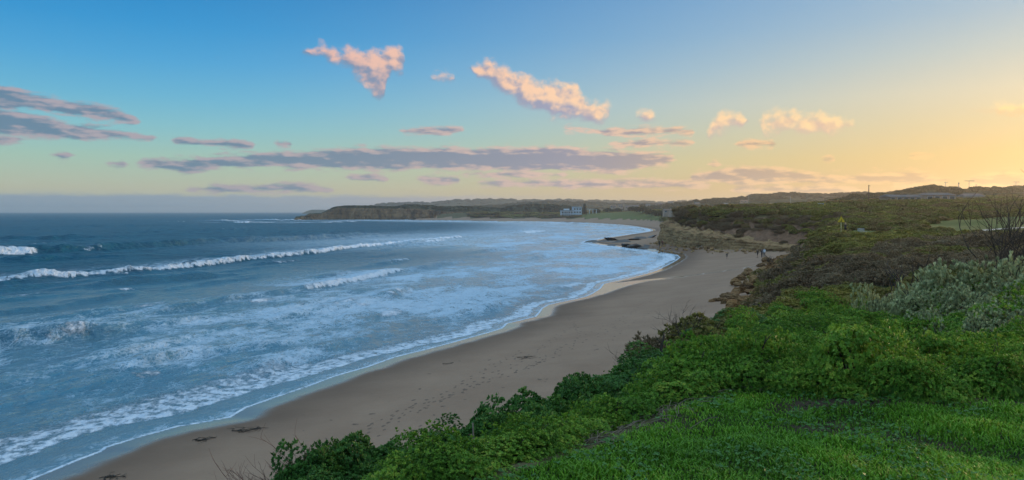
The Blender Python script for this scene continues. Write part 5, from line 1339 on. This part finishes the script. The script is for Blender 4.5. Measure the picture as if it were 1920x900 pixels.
# --- houses: wall boxes with windows, a pitched roof
def house(u, v, Y, w, d, h, roof_h, rz, wall, roof, label, cat='house', name='house', wins=3, door=True, hip=0.0, chim=False, group=None, garage=False, z=None):
    x, y, _ = at(u, v, Y)
    zz = at(u, v, Y)[2] if z is None else z
    t = root(name, x, y, zz, rz, label, cat, group)
    boxo('wall', wall, t, (-w / 2, w / 2, -d / 2, d / 2, -2.5, h))
    e = 0.5; rt = bmesh.new()
    r = [rt.verts.new(p) for p in ((-w / 2 - e, -d / 2 - e, h - 0.02), (w / 2 + e, -d / 2 - e, h - 0.02), (w / 2 + e, d / 2 + e, h - 0.02), (-w / 2 - e, d / 2 + e, h - 0.02), (-w / 2 - e + hip, 0, h + roof_h), (w / 2 + e - hip, 0, h + roof_h))]
    for f in ((0, 1, 5, 4), (2, 3, 4, 5), (3, 0, 4), (1, 2, 5), (3, 2, 1, 0)): rt.faces.new([r[i] for i in f])
    ro = bm_obj('roof', rt, roof, t)
    if chim: boxo('chimney', M_brick, ro, (w * 0.2, w * 0.2 + 0.8, -0.4, 0.4, h + roof_h * 0.4, h + roof_h + 0.9))
    for k in range(wins):
        xc = -w / 2 + w * (k + 0.5) / wins; ww = min(1.0, w / wins * 0.32)
        wo = boxo('window', M_white, t, (xc - ww - 0.1, xc + ww + 0.1, -d / 2 - 0.06, -d / 2 + 0.02, h * 0.36 - 0.1, h * 0.82 + 0.1))
        boxo('pane', M_glassdark, wo, (xc - ww, xc + ww, -d / 2 - 0.09, -d / 2 - 0.03, h * 0.36, h * 0.82))
    if garage: boxo('garage_door', M_cream, t, (w * 0.32, w * 0.48, -d / 2 - 0.08, -d / 2 + 0.02, 0, h * 0.78))
    elif door: boxo('door', M_wood, t, (w * 0.02, w * 0.02 + 1.0, -d / 2 - 0.07, -d / 2 + 0.01, 0, min(2.1, h * 0.8)))
    return t
house(1688, 377, 300, 13.0, 8, 1.6, 1.0, 0.05, M_brick, M_roofgrey, 'long low house with grey iron roof, left of the two on the heath', wins=5, hip=0.3, door=False)
house(1754, 379, 320, 12.2, 9, 2.9, 1.1, -0.04, M_brick, M_roofgrey, 'tan brick house with wide windows on the heath below the ridge', wins=4, hip=1.5, garage=True)
house(1820, 377, 360, 9.0, 8, 2.2, 1.4, -0.1, M_cream, M_roofgrey, 'grey roofed house half hidden in scrub beside the bare branches', wins=2, hip=1.0)
house(1561, 391, 230, 4.2, 4, 1.0, 0.5, 0.05, M_cream, M_roofbrown, 'small tan roofed shed behind the yellow diamond sign', 'shed', 'shed', wins=1, hip=0.0, door=False)
house(1343, 393, 330, 4.4, 5, 0.9, 0.7, 0.1, M_cream, M_white, 'small building with a bright white roof above the bluff', 'building', 'white_roofed_building', wins=1, door=False)
house(1264, 400, 520, 7.0, 6, 2.2, 0.9, 0.15, M_brick, M_roofbrown, 'brown roofed house in the trees just left of the bluff', wins=2, hip=1.0)
house(1250, 400, 560, 5.0, 6, 2.4, 0.8, 0.0, M_brick, M_roofgrey, 'low brown house beside the green foreshore', wins=2, hip=1.0)
TOWN = [(1150, 389, 1150), (1163, 388, 1200), (1178, 390, 1100), (1192, 389, 1180), (1215, 386, 1250), (1236, 385, 1300), (1258, 382, 1300), (1290, 383, 1280), (1306, 385, 1200), (1325, 383, 1250), (1360, 384, 1150), (1395, 380, 1150), (1372, 379, 1280), (1418, 379, 1200)]
for k, (u, v, Y) in enumerate(TOWN):
    house(u, v + 1, Y, rr.uniform(7, 12), 8, rr.uniform(2.6, 4), rr.uniform(1.0, 1.8), rr.uniform(-0.4, 0.4), rr.choice([M_cream, M_cream, M_brick]), rr.choice([M_roofgrey, M_roofbrown, M_roofgrey]), 'small town house on the hillside behind the bay', wins=2, hip=1.0, group='town houses behind the bay')

# --- the three-storey clubhouse at the head of the beach
cxh, cyh, czh = at(1072, 407, 860)
t = root('clubhouse', cxh, cyh, czh, 0.06, 'white and pale blue three-storey clubhouse at the head of the beach', 'building')
boxo('wall', M_bluewhite, t, (-12.5, 1.0, -5, 6, -3, 7.6), (1.002, 11.0, -4, 6, -3, 11.6))
for z0 in (3.4, 6.6): boxo('balcony', M_white, t, (-12.9, 0.8, -6.8, -5.003, z0, z0 + 0.35))
for k in range(5): boxo('balcony_post', M_white, t, (-12.6 + k * 3.2, -12.3 + k * 3.2, -6.7, -6.4, -3, 6.6))
boxo('roof', M_roofblue, t, (-13.4, 0.9, -7.2, 6.6, 7.65, 8.1)); boxo('tower_roof', M_roofblue, t, (0.3, 11.7, -4.8, 6.7, 11.65, 12.1))
boxo('roof_lantern', M_white, t, (-9.0, -3.0, -2, 3, 8.1, 9.6))
for zr in (0.6, 4.2):
    for k in range(5):
        w_ = boxo('window', M_white, t, (-12.2 + k * 2.65, -10.2 + k * 2.65, -5.08, -4.9, zr, zr + 2.2)); boxo('pane', M_glassdark, w_, (-12.05 + k * 2.65, -10.35 + k * 2.65, -5.14, -5.0, zr + 0.15, zr + 2.05))
for zr in (1.0, 4.6, 8.2):
    for k in range(3):
        w_ = boxo('window', M_white, t, (1.8 + k * 3.1, 4.0 + k * 3.1, -4.08, -3.9, zr, zr + 2.0)); boxo('pane', M_glassdark, w_, (1.95 + k * 3.1, 3.85 + k * 3.1, -4.14, -4.0, zr + 0.15, zr + 1.85))
px0, py0, pz0 = at(1108, 401, 870)
t = root('pergola', px0, py0, pz0, 0.0, 'open white pergola frame beside the clubhouse conifer', 'pergola')
for k in range(4): boxo('post', M_white, t, (-6 + k * 4, -5.6 + k * 4, -2, -1.6, -2, 5.2), (-6 + k * 4, -5.6 + k * 4, 1.6, 2, -2, 5.2))
boxo('beam', M_white, t, (-6.5, 6.9, -2.2, -1.7, 5.203, 5.6), (-6.5, 6.9, 1.7, 2.2, 5.203, 5.6)); boxo('roof_slab', M_roofblue, t, (-6.8, 7.2, -2.6, 2.6, 5.603, 5.8))
# conifer beside it
def conifer(u, vb, vt, Y, label, hw):
    x, y, z = at(u, vb, Y); H = at(u, vt, Y)[2] - z
    t = root('conifer', x, y, z, 0, label, 'tree')
    tubeo('trunk', M_wood, t, [(0, 0, -1), (0, 0, H * 0.5), (0, 0, H * 0.97)], [0.4, 0.25, 0.05])
    rng = np.random.default_rng(9); n = 520
    f = rng.random(n); a = rng.uniform(0, 6.28, n); tier = 0.75 + 0.25 * np.cos(f * 44)
    rad_ = hw * (1 - f) ** 0.8 * tier * rng.uniform(0.5, 1.0, n)
    P = np.stack([rad_ * np.cos(a), rad_ * np.sin(a), H * (0.12 + 0.88 * f)], 1); Nn = np.stack([np.cos(a), np.sin(a), 0.2 + 0 * a], 1); Nn /= np.linalg.norm(Nn, axis=1, keepdims=True)
    V, F = leaves_at(P, Nn, rng, 5, 1.3, 0.6, (0.2, 1.0))
    obj('crown', mesh_np('crown', V, F, M_tree, smooth=False, attrs={'tint': np.repeat(rng.random(n) * 0.6, 20)}), t)
conifer(1096, 404, 382.5, 866, 'dark conifer standing right against the clubhouse', 3.6)
# round-headed trees by the green
def round_tree(u, vb, Y, hw, H, label):
    x, y, z = at(u, vb, Y); z = ground(x, y)
    t = root('tree', x, y, z, 0, label, 'tree', 'trees behind the foreshore green')
    tubeo('trunk', M_wood, t, [(0, 0, -0.5), (0.1, 0, H * 0.35), (0.2, 0.1, H * 0.7)], [0.35, 0.28, 0.15])
    c = obj('crown', rr.choice(T_MESH), t); c.location = (0, 0, H * 0.35); c.scale = (hw, hw, H * 0.7)
for k, (u, Y, hw, H, lb) in enumerate([(1118, 910, 5, 6, 'leftmost round dark tree behind the green, beside the pergola'), (1140, 890, 6, 6, 'round dark tree behind the green, second from the pergola'), (1158, 880, 5, 5, 'small round tree behind the green, third from the pergola'), (1190, 800, 7, 6, 'broad dark tree in the middle of the foreshore trees'), (1205, 760, 7, 7, 'broad dark tree near the path on the green'),
                                      (1222, 700, 6, 6, 'round dark tree above the green, second from the right'), (1240, 640, 6, 6, 'rightmost round dark tree above the green')]):
    round_tree(u, 397, Y, hw, H, lb)

# --- poles, masts, signs on the hillside
def mast(u, vt, vb, Y, label, arms, name='antenna_mast', r=0.26, cat='antenna', mat=None):
    x, y, z = at(u, vb, Y); H = at(u, vt, Y)[2] - z
    t = root(name, x, y, z, 0, label, cat)
    tubeo('pole', mat or M_metal, t, [(0, 0, -3), (0, 0, H)], [r, r * 0.8])
    for (dz, hw, th_) in arms: boxo('crossarm', mat or M_metal, t, (-hw, hw, -r * 2.2, -r, H - dz - th_, H - dz))
    return t
mast(1629, 347, 374, 330, 'tall dark timber power pole rising above the scrub', [(0.25, 0.5, 0.16)], 'power_pole', 0.22, 'pole', M_wood)
mast(1773, 341, 358, 640, 'thin antenna mast with crossbar, leftmost on the ridge', [(0.1, 1.6, 0.40)])
mast(1797, 342, 358, 640, 'stubby antenna mast with thick head on the ridge', [(0.2, 0.5, 1.4), (3.2, 0.5, 1.2)], r=0.34)
mast(1817, 338.5, 358, 640, 'tallest antenna mast with a wide crossbar on the ridge', [(0.1, 4.2, 0.42)])
mast(1830, 345, 358, 640, 'short thin antenna mast right of the tallest one', [(0.6, 0.6, 0.35)])
mast(1905, 340.5, 360, 640, 'antenna mast with crossbar behind the bare branches', [(0.1, 2.6, 0.40)])
mast(1404, 365, 386, 450, 'street lamp post with curved arms behind the bluff', [(0.1, 1.8, 0.14)], 'street_lamp', 0.11, 'lamp')
mast(1482, 368, 380, 330, 'thin pale post among scrub on the hillside', [], 'post', 0.08, 'post')
def small_sign(u, v, Y, w, h, zp, mat, label, diamond=False):
    x, y, z = at(u, v, Y)
    t = root('road_sign', x, y, z, 0, label, 'sign')
    tubeo('post', M_metal, t, [(0, 0, -2.5), (0, 0, h * 0.4)], [0.05, 0.05], 6)
    b = boxo('panel', mat, t, (-w / 2, w / 2, -0.08, -0.05, -h / 2, h / 2))
    if diamond: b.rotation_euler = (0, math.radians(45), 0)
small_sign(1546, 385.5, 215, 0.72, 0.72, 0, M_yellow, 'yellow diamond road sign above the scrub near the shed', True)
small_sign(1589, 384, 220, 0.5, 0.8, 0, M_white, 'small white sign on a post right of the shed')
small_sign(1689.5, 386, 220, 0.75, 0.55, 0, M_white, 'white sign board in scrub below the left house')
small_sign(1688.5, 382.5, 221, 0.24, 0.6, 0, M_white, 'narrow white marker just above the white board')
small_sign(1791, 387.5, 215, 0.34, 0.8, 0, M_white, 'narrow white sign on the slope below the tan brick house')
# --- parked cars seen over the scrub
def car(u, v, Y, rz, paint, label):
    x, y, z = at(u, v, Y)
    t = root('parked_car', x, y, z, rz, label, 'car')
    bm = bmesh.new()
    prof = [(-2.1, 0.35), (-2.15, 0.75), (-1.95, 0.92), (-1.15, 1.0), (-0.55, 1.42), (0.75, 1.45), (1.35, 1.02), (2.0, 0.92), (2.15, 0.7), (2.1, 0.35)]
    a = [bm.verts.new((x_, -0.85, z_)) for x_, z_ in prof]; b = [bm.verts.new((x_, 0.85, z_)) for x_, z_ in prof]
    bm.faces.new(a); bm.faces.new(b[::-1])
    for i in range(len(prof)): bm.faces.new((a[i], b[i], b[(i + 1) % len(prof)], a[(i + 1) % len(prof)]))
    bm_obj('body', bm, paint, t)
    boxo('side_window', M_glassdark, t, (-0.75, 0.85, -0.87, -0.84, 1.02, 1.33))
    for s in (-1.3, 1.35):
        for q in (-0.86, 0.72): tubeo('wheel', M_tyre, t, [(s, q, 0.32), (s, q + 0.16, 0.32)], [0.32, 0.32], 12)
car(1536, 390.5, 222, 0.2, plain('silver_blue_paint', (0.42, 0.48, 0.56), 0.3, 0.03, 1, spec=0.6), 'pale blue car parked beside the shed above the scrub')
car(1756, 379.5, 312, 0.1, plain('white_car_paint', (0.75, 0.75, 0.75), 0.3, 0.03, 1, spec=0.6), 'white car parked in front of the tan brick house')
car(1374, 391.5, 330, 0.1, plain('white_van_paint', (0.7, 0.7, 0.72), 0.3, 0.03, 1, spec=0.6), 'white car right of the white roofed building')

# --- bare and dead shrubs
M_twigbrown = plain('brown_twig', (0.065, 0.046, 0.034), 0.9, 0.3, 20)
def bare(name, u, v, Y, H, spread, seed, label, lean=(0, 0), n_main=5, levels=3, r0=0.02, mat=None, cat='dead shrub', kids=3):
    x, y, z = at(u, v, Y); z = ground(x, y)
    o = obj(name, twig_mesh(name, seed, mat or M_twigdark, H, spread, n_main, levels, r0, lean, kids)); o.location = (x, y, z)
    return tag(o, label, cat)
M_redtwig = plain('red_twig', (0.16, 0.075, 0.055), 0.9, 0.3, 30)
for u_, v_, Y_, sd_, lb_ in ((560, 832, 6.7, 2, 'bare reddish twigs beside the left end of the hedge, the taller'), (528, 862, 6.6, 3, 'bare reddish twigs low at the far left of the hedge')):
    x, y, zt_ = at(u_, v_, Y_); gz = ground(x, y); hh2 = max(0.5, zt_ - gz)
    o = obj('bare_shrub', twig_mesh('bare_shrub', sd_, M_redtwig, hh2 * 0.92, 0.26, 9, 3, 0.0065, (-0.10, 0), 3)); o.location = (x, y, gz); tag(o, lb_, 'dead shrub')
bare('bare_branches', 1830, 480, 19.5, 3.6, 0.5, 4, 'tall bare branches leaning right above the silver shrubs', (0.55, 0.0), 14, 2, 0.024, M_twigbrown)
bare('bare_branches', 1895, 470, 18.5, 3.5, 0.6, 14, 'dense bare branches at the right edge reaching above the ridge', (0.35, 0.0), 14, 3, 0.022, M_twigbrown)
bare('bare_tree', 1672, 530, 25.0, 2.6, 0.5, 6, 'slim bare tree with forked trunk rising from the green shrubs', (0.5, 0.1), 3, 3, 0.035)
bare('dead_bush', 1442, 590, 30, 1.1, 0.6, 8, 'pale forked dead branch on the dark shrub at the bank edge', (0.1, 0), 3, 1, 0.035, M_twig)
bare('dead_bush', 1296, 660, 15.8, 0.9, 0.9, 10, 'dark bare bush left of the small green windswept tree', (-0.1, 0), 7, 3, 0.010)
bare('dead_bush', 1196, 690, 11.6, 0.75, 0.8, 11, 'fine bare twigs above the hedge left of the dead stump', (0, 0), 6, 2, 0.006)
bare('dead_bush', 1446, 485, 108, 1.6, 0.9, 17, 'small dark bush on the edge of the bank below the three people', (0, 0), 8, 3, 0.04)
# dead stump and pale fallen branch
x, y, _ = at(1238, 660, 13.4); z = ground(x, y)
t = root('dead_stump', x, y, z, 0, 'thin dark dead stem standing up from the hedge against the sand', 'dead stem')
ztop = at(1240, 623, 13.4)[2] - z
tubeo('stem', M_twigdark, t, [(0, 0, -0.2), (0.02, 0, ztop * 0.6), (0.06, 0.01, ztop * 0.86), (0.07, 0, ztop)], [0.035, 0.03, 0.02, 0.008], 7)
tubeo('side_twig', M_twigdark, t, [(0.03, 0, ztop * 0.7), (-0.06, 0.02, ztop * 0.85)], [0.012, 0.005], 5)
x, y, _ = at(860, 880, 6.35); z = ground(x, y) + 0.62
tag(tubeo('fallen_branch', M_twig, None, [(x, y, z - 0.1), (x + 0.12, y - 0.02, z - 0.07), (x + 0.24, y - 0.03, z + 0.02), (x + 0.36, y, z + 0.06)], [0.014, 0.012, 0.010, 0.006], 6), 'pale curved dead branch lying over the hedge near the bottom', 'branch')
x, y, _ = at(893, 850, 6.4); z = ground(x, y) + 0.4
tag(tubeo('dead_stick', M_twig, None, [(x, y, z - 0.3), (x - 0.02, y, z + 0.1), (x - 0.03, y, z + 0.34)], [0.012, 0.010, 0.006], 6), 'upright pale dead stick in the hedge near the bottom', 'branch')
# small green windswept tree, dark blue-green shrubs
x, y, _ = at(1318, 640, 16.2); z = ground(x, y)
t = root('windswept_tree', x, y, z, 0, 'small green windswept tree leaning over the sand at the hedge end', 'tree')
ht = at(1318, 612, 16.2)[2] - z
tubeo('trunk', M_twigdark, t, [(-0.1, 0, -0.1), (0.0, 0, ht * 0.4), (0.12, 0, ht * 0.75)], [0.05, 0.04, 0.02])
c = obj('crown', D_MESH[1], t); c.location = (0.0, 0, ht * 0.42); c.scale = (0.52, 0.5, ht * 0.5)
c = obj('crown', D_MESH[2], t); c.location = (0.36, 0, ht * 0.60); c.scale = (0.26, 0.26, ht * 0.34)
BL = [shrub_mesh('bluegreen_foliage', 801, M_blue, 900, 8, 0.09, 0.035, rz=0.8, nl=20, amp=0.35, inner=0.4)]
for u, v, Y, hw, vt, lb in ((1398, 625, 33, 0.9, 592, 'blue green rounded shrub at the edge of the bank by the rocks'), (1428, 605, 34, 0.95, 560, 'dark blue green shrub carrying the pale dead branch'), (1420, 600, 38, 1.0, 570, 'darkest shrub between the rocks and the green carpet')):
    x, y, _ = at(u, v, Y); z = ground(x, y); zt_ = at(u, vt, Y)[2]
    plant('bluegreen_shrub', BL[0], x, y, hw, max(0.6, zt_ - z), lb, 'shrub', None, z=z, branches=True)
# --- seaweed and footprints on the sand
M_weedd = plain('seaweed', (0.030, 0.020, 0.014), 0.6, 0.3, 8)
def seaweed(u, v, L, seed, label, n=7):
    Y = (CAM_Z - 0.7) * FPX / (v - 397.0); x, y, _ = at(u, v, Y)
    rng = random.Random(seed); V = []; F = []
    for k in range(n):
        a = rng.gauss(0.15, 0.5); l = L * rng.uniform(0.35, 1.0); x0, y0 = x + rng.gauss(0, L * 0.22), y + rng.gauss(0, L * 0.10)
        p = []
        for q in range(6):
            p.append((x0 + math.cos(a) * l * q / 5, y0 + math.sin(a) * l * q / 5, ground(x0 + math.cos(a) * l * q / 5, y0 + math.sin(a) * l * q / 5) + 0.03 + 0.02 * rng.random())); a += rng.gauss(0, 0.35)
        r = rng.uniform(0.007, 0.02)
        vv_, ff_ = tube_np(p, [r * 0.7, r, r, r * 0.9, r * 0.6, r * 0.25], 5); o = len(V); V.extend(vv_); F.extend(tuple(i + o for i in q) for q in ff_)
    tag(obj('seaweed', mesh_np('seaweed', np.array(V), np.array(F), M_weedd)), label, 'seaweed')
seaweed(366, 812, 0.85, 1, 'forked clump of dark seaweed on the sand below the foam edge', 6)
seaweed(440, 795, 1.3, 2, 'line of small dark seaweed bits near the foam edge', 9)
seaweed(478, 793, 0.9, 22, 'short row of dark seaweed bits right of the longer line', 6)
seaweed(190, 877, 0.9, 3, 'dark seaweed strand nearest the bottom left', 6)
seaweed(222, 880, 0.5, 33, 'thin dark seaweed strand right of the nearest one', 3)
seaweed(980, 678, 1.2, 4, 'dark seaweed scraps in the middle of the beach', 6)
seaweed(835, 677, 0.8, 5, 'small dark seaweed scrap left of the footprints', 4)
M_foot = plain('footprint_sand', (0.175, 0.118, 0.084), 0.9, 0.2, 12)  # flat footprint shapes in a darker sand tone
V = []; F = []
rngp = random.Random(77)
def foot(x, y, a, L=0.27):
    z = ground(x, y) + 0.012; o = len(V); n = 8
    for k in range(n):
        t_ = 2 * math.pi * k / n; ax, ay = math.cos(t_) * L / 2, math.sin(t_) * L * 0.22
        V.append((x + ax * math.cos(a) - ay * math.sin(a), y + ax * math.sin(a) + ay * math.cos(a), z))
    F.append(tuple(range(o, o + n)))
def trail(p0, p1, n, wob):
    a = math.atan2(p1[1] - p0[1], p1[0] - p0[0])
    for k in range(n):
        f = k / n; x = p0[0] + (p1[0] - p0[0]) * f + wob * math.sin(f * 5) + rngp.gauss(0, 0.12); y = p0[1] + (p1[1] - p0[1]) * f + rngp.gauss(0, 0.12)
        s = 0.13 * (1 if k % 2 else -1)
        foot(x - math.sin(a) * s, y + math.cos(a) * s, a + rngp.gauss(0, 0.15), rngp.uniform(0.2, 0.32))
def sp(u, v, z=1.4): Y = (CAM_Z - z) * FPX / (v - 397.0); return ((u - 960) / FPX * Y, Y)
for p0, p1, n, w in ((sp(520, 880), sp(820, 730), 26, 0.4), (sp(560, 845), sp(900, 700), 24, -0.3), (sp(700, 770), sp(1000, 640), 30, 0.5), (sp(780, 760), sp(1040, 660), 26, -0.5), (sp(830, 735), sp(1100, 590), 30, 0.6), (sp(940, 700), sp(1068, 640), 20, 0.2), (sp(1068, 650), sp(1080, 570), 30, 0.5),
                     (sp(1000, 680), sp(1250, 540), 34, 0.8), (sp(1150, 640), sp(1330, 520), 34, -0.8), (sp(1200, 600, 2), sp(1390, 490, 2.4), 40, 0.6), (sp(1100, 620), sp(1300, 505, 2), 36, 0.5), (sp(1250, 560, 2.2), sp(1400, 500, 2.6), 24, 0.4), (sp(1290, 580, 2.4), sp(1360, 540, 2.6), 18, 0.3)):
    trail(p0, p1, n, w)
for k in range(150):
    u = rngp.uniform(560, 1350); v = rngp.uniform(480, 860); x, y = sp(u, v)
    zz, dw, il, dt = land(np.array([x]), np.array([y]))
    if -0.85 < il[0] < -0.05 and dw[0] > 5: foot(x, y, rngp.uniform(0, 3.1), rngp.uniform(0.15, 0.4))
me = bpy.data.meshes.new('footprints'); me.from_pydata(V, [], F); me.materials.append(M_foot)
tag(obj('footprints', me), 'scattered footprint marks across the dry sand', 'footprints', kind='stuff')

# ------------------------------------------------------------------ the evening haze over land and sea
def box_mesh(name, x0, x1, y0, y1, z0, z1, mat=None):
    v = [(x, y, z) for z in (z0, z1) for y in (y0, y1) for x in (x0, x1)]
    f = [(0, 2, 3, 1), (4, 5, 7, 6), (0, 1, 5, 4), (1, 3, 7, 5), (3, 2, 6, 7), (2, 0, 4, 6)]
    me = bpy.data.meshes.new(name); me.from_pydata(v, [], f); me.update()
    if mat: me.materials.append(mat)
    return me
M_haze = bpy.data.materials.new('haze'); M_haze.use_nodes = True
hg = NG(M_haze.node_tree); hg.n.clear()
ho = hg.node('ShaderNodeOutputMaterial'); hv = hg.node('ShaderNodeVolumePrincipled')
hv.inputs['Color'].default_value = (0.95, 0.93, 0.92, 1)
hv.inputs['Density'].default_value = 0.00015
hv.inputs['Anisotropy'].default_value = 0.74
hg.l.new(hv.outputs[0], ho.inputs['Volume'])
tag(obj('haze', box_mesh('haze', -17000, 17000, -17000, 17000, -9, 95, M_haze)), kind='stuff')
